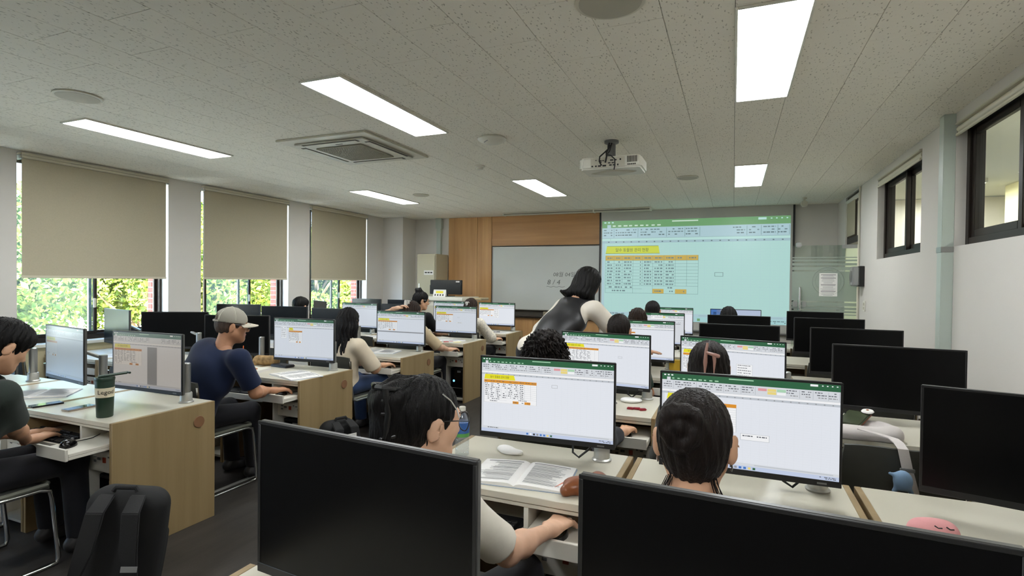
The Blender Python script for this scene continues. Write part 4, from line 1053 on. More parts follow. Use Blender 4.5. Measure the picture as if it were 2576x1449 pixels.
# keyboards and mice
q = MB(); q.prism([(-0.222, 0.0), (0.222, 0.0), (0.226, 0.006), (0.226, 0.140), (0.218, 0.148), (-0.218, 0.148), (-0.226, 0.140), (-0.226, 0.006)], 0, 1, lambda a, c, h: Vector((a, c, (0.012 + 0.012 * c / 0.148) * h))); kb_base = q.mesh('case', M_black, bevel=0.002)
q = MB()
def kkey(x, y, w): q.box(x, y, 0.014 + 0.012 * y / 0.148, x + w, y + 0.0155, 0.022 + 0.012 * y / 0.148)
for r_ in range(5):
    y = 0.012 + 0.0195 * r_; x = -0.212
    ws = [[0.024, 0.02, 0.02, 0.11, 0.02, 0.02, 0.02, 0.024]] if r_ == 0 else [[0.016 + 0.006 * ((5 - r_) % 4)] + [0.0163] * 11 + [0.026]]
    for w in ws[0]:
        kkey(x, y, w); x += w + 0.0028
    for k in range(3):
        if r_ in (0, 3, 4) or (r_ == 1 and k == 1): kkey(0.072 + 0.0192 * k, y, 0.0163)
    for k in range(4): kkey(0.138 + 0.0192 * k, y, 0.0163)
for k in range(15): kkey(-0.212 + 0.0195 * k, 0.122, 0.0155)
kb_keys = q.mesh('keys', mat('key_plastic', (34, 34, 36), 0.5), bevel=0.0015, seg=1)
def keyboard(label, x, y, z, rz=0.0):
    t = thing('keyboard', label, 'keyboard', (x, y, z), rz)
    obj('case', kb_base, t); tag(obj('keys', kb_keys, t), kind='stuff')
def mouse_mesh():
    q = MB(); vs = []; fs = []; n, m = 20, 8
    for j in range(m + 1):
        ph = PI / 2 * j / m
        for i in range(n):
            th = 2 * PI * i / n; cx, sy = math.cos(th), math.sin(th)
            vs.append((0.031 * cx * math.cos(ph) ** 0.55 * (1 - 0.08 * sy * sy), 0.054 * sy * math.cos(ph) ** 0.55, 0.036 * math.sin(ph) * (1 - 0.18 * sy)))
    for j in range(m):
        for i in range(n):
            l = (i + 1) % n; fs.append((j * n + i, j * n + l, (j + 1) * n + l, (j + 1) * n + i))
    fs.append(tuple(range(n - 1, -1, -1))); q.add(vs, fs)
    return q.mesh('mouse_body', M_blackgloss, smooth=True)
ms_body = mouse_mesh()
q = MB(); q.cyl((-0.004, 0.028, 0.031), (0.004, 0.028, 0.031), 0.009, n=14); ms_wheel = q.mesh('wheel', M_grey, smooth=True)
def mouse(label, x, y, z, rz=0.0, reach=0.22):
    t = thing('computer_mouse', label, 'mouse', (x, y, z), rz)
    obj('mouse_body', ms_body, t); obj('wheel', ms_wheel, t)
    q = MB(); q.tube([(0, 0.05, 0.012), (0.005, 0.09, 0.006), (0.03, 0.14, 0.005), (0.02, reach, 0.004)], 0.0022, 6); q.build('cable', M_black, t, smooth=True)
for k, who in OCC.items():
    x, y = (LXC if k[0] == 'L' else RXC)[k[2]], ROWY[k[1]]
    p = PULL.get(k, 0.0)
    keyboard('black keyboard on the tray of ' + who, x - 0.135, y + 0.012 - min(p, 0.08), 0.588)
# mouse positions follow the hands (see people)
MOUSE = {('L', 1, 0): (-3.19, 1.70, 0.5), ('L', 2, 0): (-3.165, 3.10, 0.0), ('L', 3, 0): (-3.165, 4.46, 0.0), ('L', 4, 0): (-3.165, 5.82, 0), ('L', 5, 0): (-3.165, 7.16, 0),
         ('R', 1, 0): (-0.550, 1.785, -0.15), ('R', 2, 0): (-0.555, 3.10, 0.0), ('R', 1, 1): (0.27, 1.86, 0)}
for k, (x, y, a) in MOUSE.items(): mouse('black computer mouse on the pull-out tray of ' + OCC[k], x, y, 0.62, a)

# ================================================================== people (implicit surfaces polygonised into continuous meshes)
def A(v): return np.array(v, float)
def nrm(v): v = A(v); return v / max(1e-9, np.linalg.norm(v))
def rotm(yaw=0, pitch=0, roll=0):
    cz, sz, cx, sx, cy, sy = math.cos(yaw), math.sin(yaw), math.cos(pitch), math.sin(pitch), math.cos(roll), math.sin(roll)
    Z = A([[cz, -sz, 0], [sz, cz, 0], [0, 0, 1]]); X = A([[1, 0, 0], [0, cx, -sx], [0, sx, cx]]); Y = A([[cy, 0, sy], [0, 1, 0], [-sy, 0, cy]])
    return Z @ X @ Y
def cone(P, a, b, ra, rb):
    a = A(a); b = A(b); ab = b - a; t = np.clip(((P - a) @ ab) / max(1e-9, ab @ ab), 0, 1)
    return np.linalg.norm(P - a - t[:, None] * ab, axis=1) - (ra + (rb - ra) * t)
def ell(P, c, r, Rm=None):
    q = P - A(c)
    if Rm is not None: q = q @ Rm
    r = A(r); k0 = np.linalg.norm(q / r, axis=1); k1 = np.linalg.norm(q / (r * r), axis=1)
    return k0 * (k0 - 1.0) / np.maximum(k1, 1e-9)
def smin(a, b, k):
    h = np.maximum(k - np.abs(a - b), 0) / k
    return np.minimum(a, b) - h * h * k * 0.25
def smax(a, b, k): return -smin(-a, -b, k)
def field(P, prims, k):
    d = None
    for p in prims:
        e = cone(P, *p[1:]) if p[0] == 'c' else ell(P, *p[1:])
        d = e if d is None else smin(d, e, k)
    return d
CORN = [(0, 0, 0), (1, 0, 0), (0, 1, 0), (1, 1, 0), (0, 0, 1), (1, 0, 1), (0, 1, 1), (1, 1, 1)]
EDG = [(0, 1), (2, 3), (4, 5), (6, 7), (0, 2), (1, 3), (4, 6), (5, 7), (0, 4), (1, 5), (2, 6), (3, 7)]
def nets(fn, lo, hi, h):
    lo = A(lo); hi = A(hi); n = np.ceil((hi - lo) / h).astype(int) + 1
    g = np.stack(np.meshgrid(*[lo[i] + h * np.arange(n[i]) for i in range(3)], indexing='ij'), -1).reshape(-1, 3)
    D = fn(g).reshape(n)
    s = D < 0
    cs = [D[c[0]:n[0] - 1 + c[0], c[1]:n[1] - 1 + c[1], c[2]:n[2] - 1 + c[2]] for c in CORN]
    sg = sum((c < 0).astype(int) for c in cs)
    act = (sg > 0) & (sg < 8)
    ii = np.argwhere(act)
    if len(ii) == 0: return np.zeros((0, 3)), []
    cv = np.stack([c[act] for c in cs], 1)
    acc = np.zeros((len(ii), 3)); cnt = np.zeros(len(ii))
    for a, b_ in EDG:
        d0, d1 = cv[:, a], cv[:, b_]; m = (d0 < 0) != (d1 < 0)
        t = np.where(m, d0 / np.where(np.abs(d0 - d1) < 1e-12, 1, d0 - d1), 0)
        p = A(CORN[a]) + t[:, None] * (A(CORN[b_]) - A(CORN[a]))
        acc += np.where(m[:, None], p, 0); cnt += m
    V = lo + h * (ii + acc / cnt[:, None])
    idx = -np.ones(n - 1, int); idx[act] = np.arange(len(ii))
    F = []
    for ax in range(3):
        u, w = (ax + 1) % 3, (ax + 2) % 3
        sl0 = [slice(None)] * 3; sl1 = [slice(None)] * 3
        sl0[ax] = slice(0, n[ax] - 1); sl1[ax] = slice(1, n[ax])
        for q_ in (u, w):
            sl0[q_] = slice(1, n[q_] - 1); sl1[q_] = slice(1, n[q_] - 1)
        a, b_ = s[tuple(sl0)], s[tuple(sl1)]
        e = np.argwhere(a != b_)
        if len(e) == 0: continue
        fl = a[tuple(e.T)]
        c0 = e.copy(); c0[:, u] += 1; c0[:, w] += 1
        def at(du, dw):
            c = c0.copy(); c[:, u] -= du; c[:, w] -= dw
            return idx[tuple(c.T)]
        q_ = np.stack([at(1, 1), at(0, 1), at(0, 0), at(1, 0)], 1)
        q_[~fl] = q_[~fl][:, ::-1]
        F.append(q_[(q_ >= 0).all(1)])
    return V, np.concatenate(F).tolist()
def bounds(prims, pad):
    lo = A([1e9] * 3); hi = -lo
    for p in prims:
        if p[0] == 'c':
            for q_, r_ in ((p[1], p[3]), (p[2], p[4])): lo = np.minimum(lo, A(q_) - r_); hi = np.maximum(hi, A(q_) + r_)
        else:
            m = max(p[2]); lo = np.minimum(lo, A(p[1]) - m); hi = np.maximum(hi, A(p[1]) + m)
    return lo - pad, hi + pad
def nmesh(name, parts, mats):
    me = bpy.data.meshes.new(name); vs = []; fs = []; mi = []
    for V, F, m in parts:
        o = len(vs); vs += [tuple(p) for p in (V.tolist() if hasattr(V, 'tolist') else V)]; fs += [tuple(o + i for i in f) for f in F]; mi += [m] * len(F)
    me.from_pydata(vs, [], fs)
    for m in mats: me.materials.append(m)
    me.polygons.foreach_set('material_index', mi)
    me.polygons.foreach_set('use_smooth', [True] * len(fs))
    me.update()
    return me
def wrinkle(P, amp, f=26.0, ph=0.0):
    x, y, z = P[:, 0], P[:, 1], P[:, 2]
    w = np.sin(f * 0.45 * x + 1.7 * np.sin(f * 0.3 * z + ph) + ph) + np.sin(f * (0.6 * z + 0.35 * y) + 1.4 * np.sin(f * 0.35 * x - ph)) * 0.8 + 0.5 * np.sin(f * 1.3 * (0.3 * z - 0.7 * y) + ph * 2)
    return amp * w * 0.5

HEADP = [('e', (0, -0.012, 0.030), (0.074, 0.094, 0.084)), ('e', (0, 0.028, -0.040), (0.058, 0.062, 0.074)), ('e', (0, 0.058, -0.092), (0.026, 0.026, 0.022)),
         ('c', (-0.05, 0.0, -0.05), (-0.018, 0.062, -0.09), 0.022, 0.020), ('c', (0.05, 0.0, -0.05), (0.018, 0.062, -0.09), 0.022, 0.020),
         ('c', (-0.034, 0.076, 0.022), (0.034, 0.076, 0.022), 0.013, 0.013), ('e', (-0.036, 0.062, -0.022), (0.022, 0.022, 0.022)), ('e', (0.036, 0.062, -0.022), (0.022, 0.022, 0.022))]
def head_fn(P):
    d = field(P, HEADP, 0.03)
    for s in (-1, 1): d = smax(d, -(np.linalg.norm(P - A((s * 0.032, 0.104, 0.004)), axis=1) - 0.017), 0.012)
    d = smin(d, cone(P, (0, 0.086, 0.012), (0, 0.106, -0.028), 0.008, 0.0125), 0.012)
    d = smin(d, np.minimum(ell(P, (-0.011, 0.096, -0.033), (0.009, 0.009, 0.007)), ell(P, (0.011, 0.096, -0.033), (0.009, 0.009, 0.007))), 0.006)
    d = smin(d, ell(P, (0, 0.088, -0.057), (0.023, 0.010, 0.0065)), 0.006)
    d = smin(d, ell(P, (0, 0.085, -0.067), (0.020, 0.010, 0.007)), 0.005)
    for s in (-1, 1):
        e = ell(P, (s * 0.084, -0.014, -0.012), (0.010, 0.021, 0.034), rotm(s * -0.5, -0.2, 0))
        e = smax(e, -(ell(P, (s * 0.088, -0.002, -0.010), (0.006, 0.010, 0.018))), 0.006)
        d = smin(d, e, 0.008)
    return smin(d, cone(P, (0, -0.022, -0.045), (0, -0.04, -0.15), 0.052, 0.058), 0.035)

def hand_prims(side, curl=0.45, spread=1.0):
    """palm down, fingers along +y; side +1 right hand (thumb on -x)"""
    pr = []; t = -side
    for i, (bx, L) in enumerate(((0.031, 0.070), (0.0105, 0.078), (-0.0105, 0.072), (-0.030, 0.056))):
        bx *= t
        kn = A((bx * 1.05, 0.045 - 0.006 * abs(i - 1), 0.004)); wr = A((bx * 0.55, -0.04, 0.0))
        pr.append(('c', tuple(wr), tuple(kn), 0.0145, 0.0115))
        a = 0; p = kn; x_ = bx * 0.12 * spread
        for sidx, fr in enumerate((0.45, 0.32, 0.23)):
            a += curl * (0.55, 1.0, 0.9)[sidx]
            nx = p + A((x_ * fr, math.cos(a) * L * fr, -math.sin(a) * L * fr))
            pr.append(('c', tuple(p), tuple(nx), (0.0095, 0.0086, 0.0078)[sidx], (0.0086, 0.0078, 0.0070)[sidx])); p = nx
    b0 = A((0.020 * t, -0.03, -0.004)); b1 = A((0.046 * t, 0.002, -0.012)); b2 = A((0.052 * t, 0.030, -0.018)); b3 = A((0.046 * t, 0.052, -0.022))
    pr += [('c', tuple(b0), tuple(b1), 0.016, 0.012), ('c', tuple(b1), tuple(b2), 0.0105, 0.0095), ('c', tuple(b2), tuple(b3), 0.0095, 0.0078)]
    return pr
def hand_fn(P, pr):
    palm = field(P, [p for i, p in enumerate(pr) if i in (0, 4, 8, 12, 16)], 0.016)
    d = palm
    for f_ in range(4):
        fg = field(P, [pr[4 * f_ + 1], pr[4 * f_ + 2], pr[4 * f_ + 3]], 0.004); d = smin(d, fg, 0.007)
    d = smin(d, field(P, pr[17:], 0.006), 0.010)
    return smin(d, cone(P, (0, -0.03, 0.0), (0, -0.10, 0.006), 0.023, 0.026), 0.02)

def skin_mat(n, c): return mat(n, c, 0.5, spec=0.4, vary=0.04, vscale=30, bump=0.04, bscale=300)
def hair_mat(n, c): return mat(n, c, 0.5, spec=0.22, vary=0.3, vscale=40, stretch=(3, 3, 0.5), bump=0.5, bscale=60, bstretch=(4, 4, 0.35))
def cloth_mat(n, c, rough=0.85): return mat(n, c, rough, spec=0.2, vary=0.05, vscale=14, bump=0.10, bscale=500, sheen=0.1)
SK1 = skin_mat('skin_warm', (206, 160, 128)); SK2 = skin_mat('skin_tan', (188, 138, 106)); SK3 = skin_mat('skin_fair', (222, 178, 148))
M_eye = mat('eye', (40, 32, 30), 0.15); M_lip = mat('lip', (176, 100, 92), 0.45)
HB = hair_mat('hair_black', (13, 11, 11)); HD = hair_mat('hair_dark_brown', (25, 18, 15)); HBR = hair_mat('hair_brown', (42, 28, 20))
ALLP = []

def hair_fn(style):
    """list of prims, cut parameters and noise for a hair style, head coordinates"""
    base = [('e', (0, -0.016, 0.036), (0.084, 0.104, 0.090))]
    S = dict(pr=base, nape=-0.07, face=True, ears=True, amp=0.0016, f=170.0, lo=A((-0.13, -0.16, -0.14)), hi=A((0.13, 0.13, 0.16)))
    if style == 'short': S['pr'] = base + [('e', (0, -0.03, -0.01), (0.076, 0.086, 0.07))]; S['nape'] = -0.062
    if style == 'shaved': S['pr'] = [('e', (0, -0.014, 0.032), (0.0775, 0.0975, 0.0865)), ('e', (0, -0.03, -0.01), (0.071, 0.077, 0.07))]; S['nape'] = -0.05; S['amp'] = 0.0004
    if style == 'fringe': S['pr'] = base + [('e', (0, -0.03, -0.01), (0.078, 0.088, 0.075)), ('e', (0, 0.06, 0.06), (0.07, 0.045, 0.045)), ('e', (0, -0.01, 0.055), (0.09, 0.105, 0.085))]; S['nape'] = -0.07; S['amp'] = 0.003; S['f'] = 80
    if style == 'bun':
        S['pr'] = [('e', (0, -0.016, 0.034), (0.080, 0.101, 0.087)), ('e', (0, -0.03, -0.01), (0.074, 0.083, 0.09))]; S['nape'] = -0.115
        S['bun'] = (A((-0.022, -0.118, 0.046)), 0.032, 0.021); S['tied'] = True
        S['lo'] = A((-0.13, -0.19, -0.16))
    if style == 'claw':
        S['pr'] = base + [('e', (0, -0.03, -0.005), (0.079, 0.088, 0.088)), ('c', (0, -0.085, -0.03), (0, -0.125, 0.05), 0.042, 0.046), ('c', (0, -0.125, 0.05), (-0.01, -0.10, 0.10), 0.040, 0.018), ('e', (0, -0.13, -0.03), (0.04, 0.03, 0.06))]
        S['nape'] = -0.10; S['lo'] = A((-0.13, -0.21, -0.14)); S['amp'] = 0.0022; S['f'] = 120; S['tied'] = True
    if style == 'curly':
        S['pr'] = [('e', (0, -0.018, 0.04), (0.094, 0.112, 0.094)), ('e', (0, -0.035, -0.05), (0.112, 0.105, 0.11)), ('c', (-0.09, -0.02, -0.06), (-0.10, -0.03, -0.17), 0.045, 0.035), ('c', (0.09, -0.02, -0.06), (0.10, -0.03, -0.17), 0.045, 0.035), ('e', (0, -0.08, -0.13), (0.10, 0.06, 0.09))]
        S['nape'] = -0.24; S['ears'] = False; S['amp'] = 0.0085; S['f'] = 210; S['lo'] = A((-0.18, -0.19, -0.26)); S['hi'] = A((0.18, 0.13, 0.17))
    if style == 'halfup':
        S['pr'] = base + [('e', (0, -0.03, -0.04), (0.090, 0.094, 0.12)), ('c', (-0.055, -0.06, -0.08), (-0.055, -0.075, -0.28), 0.045, 0.04), ('c', (0.055, -0.06, -0.08), (0.055, -0.075, -0.28), 0.045, 0.04), ('c', (0, -0.08, -0.08), (0, -0.085, -0.28), 0.045, 0.04), ('e', (0, -0.085, 0.065), (0.045, 0.035, 0.04))]
        S['nape'] = -0.30; S['ears'] = False; S['amp'] = 0.003; S['f'] = 110; S['lo'] = A((-0.14, -0.17, -0.32)); S['hi'] = A((0.14, 0.13, 0.16))
    if style == 'bob':
        S['pr'] = [('e', (0, -0.018, 0.04), (0.094, 0.112, 0.094)), ('e', (0, -0.03, -0.03), (0.108, 0.102, 0.10)), ('e', (0, -0.035, -0.10), (0.115, 0.095, 0.06)), ('c', (-0.10, -0.07, -0.135), (-0.155, -0.10, -0.125), 0.03, 0.012), ('c', (0.09, 0.0, -0.13), (0.12, 0.05, -0.16), 0.028, 0.012), ('c', (-0.06, -0.1, -0.13), (-0.08, -0.145, -0.14), 0.03, 0.012)]
        S['nape'] = -0.19; S['ears'] = False; S['amp'] = 0.0022; S['f'] = 120; S['lo'] = A((-0.19, -0.18, -0.20)); S['hi'] = A((0.17, 0.13, 0.17))
    if style == 'long':
        S['pr'] = base + [('e', (0, -0.03, -0.04), (0.098, 0.10, 0.12)), ('c', (-0.06, -0.06, -0.08), (-0.09, -0.10, -0.36), 0.05, 0.035), ('c', (0.055, -0.06, -0.08), (0.05, -0.10, -0.30), 0.05, 0.03), ('c', (0, -0.08, -0.08), (-0.03, -0.12, -0.38), 0.055, 0.035), ('c', (0.08, -0.01, -0.05), (0.085, -0.01, -0.2), 0.03, 0.018), ('c', (-0.085, -0.02, -0.05), (-0.11, -0.04, -0.3), 0.03, 0.02)]
        S['nape'] = -0.42; S['ears'] = False; S['amp'] = 0.005; S['f'] = 70; S['lo'] = A((-0.19, -0.2, -0.43)); S['hi'] = A((0.16, 0.13, 0.16))
    if style == 'brown_long':
        S['pr'] = base + [('e', (0, -0.03, -0.03), (0.094, 0.098, 0.11)), ('c', (-0.05, -0.06, -0.08), (-0.05, -0.07, -0.24), 0.045, 0.035), ('c', (0.05, -0.06, -0.08), (0.06, -0.06, -0.24), 0.045, 0.035)]
        S['nape'] = -0.26; S['ears'] = False; S['amp'] = 0.004; S['f'] = 90; S['lo'] = A((-0.14, -0.16, -0.28)); S['hi'] = A((0.14, 0.13, 0.16))
    if style == 'topknot':
        S['pr'] = base + [('e', (0, -0.03, -0.005), (0.079, 0.09, 0.085)), ('e', (-0.01, -0.06, 0.125), (0.045, 0.04, 0.032)), ('c', (-0.03, -0.08, 0.13), (-0.06, -0.1, 0.15), 0.018, 0.006), ('c', (0.0, -0.05, 0.14), (0.02, -0.05, 0.165), 0.018, 0.006)]
        S['nape'] = -0.09; S['amp'] = 0.004; S['f'] = 110; S['hi'] = A((0.13, 0.13, 0.19))
    return S
def hair_eval(P, S):
    d = field(P, S['pr'], 0.03)
    if 'bun' in S:
        c, R_, r_ = S['bun']; q = P - c
        rr = np.sqrt(q[:, 0] ** 2 + q[:, 2] ** 2); ang = np.arctan2(q[:, 2], q[:, 0])
        tor = np.sqrt((rr - R_) ** 2 + q[:, 1] ** 2) - (r_ + 0.0025 * np.sin(ang * 3 + rr * 120))
        d = smin(d, np.minimum(tor, ell(P, tuple(c), (0.03, 0.024, 0.03))), 0.012)
    if S['face']:
        d = smax(d, -ell(P, (0, 0.112, -0.040), (0.082, 0.092, 0.108)), 0.012) if 'tied' not in S else smax(d, -ell(P, (0, 0.118, -0.05), (0.098, 0.112, 0.118)), 0.012)
    if S['ears']:
        for s in (-1, 1): d = smax(d, -ell(P, (s * 0.092, -0.006, -0.022), (0.030, 0.036, 0.046)), 0.008) if 'tied' not in S else smax(d, -ell(P, (s * 0.094, 0.010, -0.034), (0.034, 0.052, 0.056)), 0.010)
    x, y, z = P[:, 0], P[:, 1], P[:, 2]; f_ = S['f']
    ang = np.arctan2(x, -(y + 0.01))
    if S['amp'] > 0.008:
        n_ = np.sin(f_ * x + 2 * np.sin(f_ * 0.5 * z)) * np.sin(f_ * y + 2 * np.sin(f_ * 0.55 * x + 1)) + 0.7 * np.sin(f_ * 0.9 * z + 2.2 * np.sin(f_ * 0.5 * y + ang * 3))
    else:
        n_ = np.sin(ang * 23 + 6 * z * 3 + 1.5 * np.sin(z * 40)) + 0.6 * np.sin(ang * 41 + 2 * np.sin(z * 55 + 1)) + 0.4 * np.sin(f_ * y)
    d = d + S['amp'] * n_
    return np.maximum(d, S['nape'] + 0.006 * np.sin(ang * 9) - z)

def ik(S, W, l1, l2, pole):
    S = A(S); W = A(W); d = W - S; L = np.linalg.norm(d)
    m = (l1 + l2) * 0.995
    k = 1.0
    if L > m: k = L / m
    l1 *= k; l2 *= k
    n_ = d / L; a = (l1 * l1 - l2 * l2 + L * L) / (2 * L); h = math.sqrt(max(1e-6, l1 * l1 - a * a))
    p = A(pole) - n_ * (A(pole) @ n_); p = p / max(1e-6, np.linalg.norm(p))
    return S + n_ * a + p * h

def person(label, head, hy=0, hp=0, hr=0, seat=None, ty=0.0, w=1.0, hs=1.0, style='short', hair=HB, skin=SK1, shirt=None, sleeve=0.75, pants=None,
           RH=None, LH=None, rdir=(0, 1, 0), ldir=(0, 1, 0), rcurl=0.45, lcurl=0.45, rpole=(0.5, -0.3, -1), lpole=(-0.5, -0.3, -1), step=0.013, hstep=0.0055, fine=0.0048, wr=0.004, stand=None, lift=0.0, extras=None, rroll=0.0, lroll=0.0, flare=0.0, vest=None, group=None):
    head = A(head); Rh = rotm(hy, hp, hr); Rt = rotm(ty); tr = Rt[:, 0]; tf = Rt[:, 1]
    N = head + Rt @ A((0, -0.055, -0.165)) * hs + 0.3 * (Rh @ A((0, -0.03, -0.1)) - Rt @ A((0, -0.03, -0.1)))
    if stand is None:
        Pv = A((seat[0], seat[1], 0.535 + lift)); up_ = nrm(N - Pv)
    else:
        Pv = A(stand); up_ = nrm(N - Pv)
    mid = (N + Pv) / 2 - tf * 0.03
    Rs = np.stack([tr, nrm(np.cross(up_, tr)), up_], 1)
    SR = N + tr * 0.165 * w - up_ * 0.055; SL = N - tr * 0.165 * w - up_ * 0.055
    ch = N * 0.66 + mid * 0.34 - up_ * 0.055; ab = (mid + Pv) / 2
    def torso(e):
        return [('e', tuple(ch), (0.150 * w + e, 0.100 * w + e, 0.150 + e), Rs), ('e', tuple(mid - up_ * 0.02), (0.140 * w + e, 0.102 * w + e, 0.15 + e), Rs), ('e', tuple(ab), (0.142 * w + e, 0.108 * w + e, 0.14 + e), Rs), ('e', tuple(Pv), (0.165 * w + e, 0.13 * w + e, 0.105 + e), Rs),
                ('c', tuple(SR - tr * 0.02), tuple(SL + tr * 0.02), 0.052 + e, 0.052 + e), ('c', tuple(N - up_ * 0.03), tuple(N + up_ * 0.01), 0.062 + e, 0.052 + e * 0.6)]
    hands = []
    arms = []
    for side, S0, T0, dr, cu, po, ro in ((1, SR, RH, rdir, rcurl, rpole, rroll), (-1, SL, LH, ldir, lcurl, lpole, lroll)):
        if T0 is None: T0 = S0 + tf * 0.42 + A((0, 0, 0)) - tr * side * 0.04; T0 = A((T0[0], T0[1], 0.665 if stand is None else 0.75))
        T0 = A(T0); f_ = nrm(dr); W = T0 - f_ * 0.085 + A((0, 0, 0.006))
        E = ik(S0, W, 0.275, 0.245, Rt @ A(po))
        side_v = nrm(np.cross(f_, (0, 0, 1)) if abs(f_[2]) < 0.9 else np.cross(f_, (0, 1, 0)))
        upv = np.cross(side_v, f_)
        if ro:
            side_v, upv = side_v * math.cos(ro) + upv * math.sin(ro), -side_v * math.sin(ro) + upv * math.cos(ro)
        hands.append((side, T0, np.stack([side_v, f_, upv], 1), cu)); arms.append((side, S0, E, W))
    legs = []
    for s in (-1, 1):
        if stand is None:
            hp_ = Pv + tr * s * 0.088 + A((0, 0, -0.015)); kn = hp_ + tf * 0.41 + tr * s * 0.045 + A((0, 0, -0.015)); an = kn + tf * 0.03 + A((0, 0, 0.085 - kn[2]))
        else:
            hp_ = Pv + tr * s * 0.088; kn = A((Pv[0], Pv[1], 0.48)) + tr * s * 0.09 + tf * 0.05; an = A((Pv[0], Pv[1], 0.085)) + tr * s * 0.10
        legs.append((s, hp_, kn, an))
    # skin: one mesh holding trunk, limbs, head and hands
    bp = torso(-0.012)
    for side, S0, E, W in arms: bp += [('c', tuple(S0), tuple(E), 0.045 * (0.8 + 0.2 * w), 0.036 * (0.8 + 0.2 * w)), ('c', tuple(E), tuple(E * 0.62 + W * 0.38), 0.037 * (0.75 + 0.25 * w), 0.036 * (0.75 + 0.25 * w)), ('c', tuple(E * 0.62 + W * 0.38), tuple(W), 0.036 * (0.75 + 0.25 * w), 0.025)]
    for s, hp_, kn, an in legs: bp += [('c', tuple(hp_), tuple(kn), 0.075, 0.052), ('c', tuple(kn), tuple(an), 0.050, 0.034)]
    lo, hi = bounds(bp, 0.03)
    V, F = nets(lambda P: field(P, bp, 0.035), lo, hi, step)
    parts = [(V, F, 0)]
    V, F = nets(head_fn, A((-0.11, -0.13, -0.17)), A((0.11, 0.14, 0.135)), hstep)
    cen = V[np.array(F)].mean(1)
    lips = (cen[:, 1] > 0.078) & (cen[:, 2] > -0.076) & (cen[:, 2] < -0.05) & (np.abs(cen[:, 0]) < 0.024)
    F = np.array(F)
    Vw = (V * hs) @ Rh.T + head
    parts.append((Vw, F[~lips].tolist(), 0)); parts.append((Vw, F[lips].tolist(), 2))
    for s in (-1, 1):
        q = MB(); q.lathe([(0.001, -0.0095), (0.007, -0.007), (0.0098, 0), (0.007, 0.007), (0.001, 0.0095)], n=12)
        Ve = A(q.v) * A((1.3, 0.8, 0.75)) + A((s * 0.031, 0.082, 0.006)); parts.append(((Ve * hs) @ Rh.T + head, q.f, 1))
        q = MB(); q.tube([(s * 0.016, 0.092, 0.028), (s * 0.032, 0.089, 0.032), (s * 0.048, 0.078, 0.027)], 0.0035, 6); parts.append(((A(q.v) * hs) @ Rh.T + head, q.f, 3))
    for side, T0, Hm, cu in hands:
        pr = hand_prims(side, cu); lo, hi = bounds(pr, 0.012); lo[1] = -0.105
        V, F = nets(lambda P: hand_fn(P, pr), lo, hi, fine)
        parts.append((V @ Hm.T + T0, F, 0))
    body = obj('person', nmesh('person', parts, [skin, M_eye, M_lip, hair]))
    tag(body, label, 'person', group)
    # hair
    S = hair_fn(style)
    V, F = nets(lambda P: hair_eval(P, S), S['lo'], S['hi'], hstep)
    obj('hair', nmesh('hair', [((V * hs) @ Rh.T + head, F, 0)], [hair]), body)
    # top
    tp = torso(0.012)
    sl = []
    for side, S0, E, W in arms:
        r0 = 0.062 * (0.8 + 0.2 * w) + flare * 0.3
        if sleeve <= 1.0:
            en = S0 + (E - S0) * sleeve; sl.append(([('c', tuple(S0), tuple(en + (E - S0) * 0.12), r0, 0.056 * (0.8 + 0.2 * w) + flare)], en, nrm(E - S0)))
        else:
            en = E + (W - E) * (sleeve - 1.0); sl.append(([('c', tuple(S0), tuple(E), r0, 0.054 * (0.8 + 0.2 * w) + flare), ('c', tuple(E), tuple(en + (W - E) * 0.1), 0.053 * (0.8 + 0.2 * w) + flare, 0.042 + flare * 0.6)], en, nrm(W - E)))
    hem = Pv - up_ * 0.07
    ph = head[0] * 3 + head[1]
    def shirt_fn(P):
        d = field(P, tp, 0.05)
        for pr, en, dr in sl:
            e = field(P, pr, 0.03)
            cut = (P - en) @ dr
            e = smax(e, cut, 0.01)
            d = smin(d, e, 0.045)
        d = smax(d, -(np.linalg.norm(P - (N + up_ * 0.045), axis=1) - 0.066 * hs), 0.012)
        d = smax(d, -((P - hem) @ up_), 0.01)
        return d + wrinkle(P, wr, 30, ph)
    lo, hi = bounds(tp + [p for a in sl for p in a[0]], 0.03)
    V, F = nets(shirt_fn, lo, hi, step * 0.85)
    obj('shirt', nmesh('shirt', [(V, F, 0)], [shirt]), body)
    if vest is not None:
        def vest_fn(P):
            d = field(P, torso(0.026), 0.05)
            for S0 in (SR, SL): d = smax(d, -(np.linalg.norm(P - S0 - (S0 - N) * 0.12 + up_ * 0.05, axis=1) - 0.105), 0.02)
            d = smax(d, np.abs((P - N) @ tr) - 0.175 * w, 0.02)
            d = smax(d, -(np.linalg.norm(P - (N + up_ * 0.05), axis=1) - 0.075 * hs), 0.012)
            d = smax(d, -((P - hem) @ up_), 0.01)
            return d + wrinkle(P, wr * 0.8, 22, 1.0)
        lo, hi = bounds(torso(0.03), 0.03)
        V, F = nets(vest_fn, lo, hi, step * 0.85); obj('vest', nmesh('vest', [(V, F, 0)], [vest]), body)
    # trousers and shoes
    lp = [('e', tuple(Pv), (0.172 * w, 0.137 * w, 0.105), Rs)]
    for s, hp_, kn, an in legs: lp += [('c', tuple(hp_), tuple(kn), 0.088, 0.066), ('c', tuple(kn), tuple(an), 0.064, 0.056)]
    lo, hi = bounds(lp, 0.03); lo[2] = 0.05
    V, F = nets(lambda P: np.maximum(field(P, lp, 0.03) + wrinkle(P, 0.004, 22, ph), 0.085 - P[:, 2]), lo, hi, step)
    obj('trousers', nmesh('trousers', [(V, F, 0)], [pants or cloth_mat('trousers_black', (28, 28, 32))]), body)
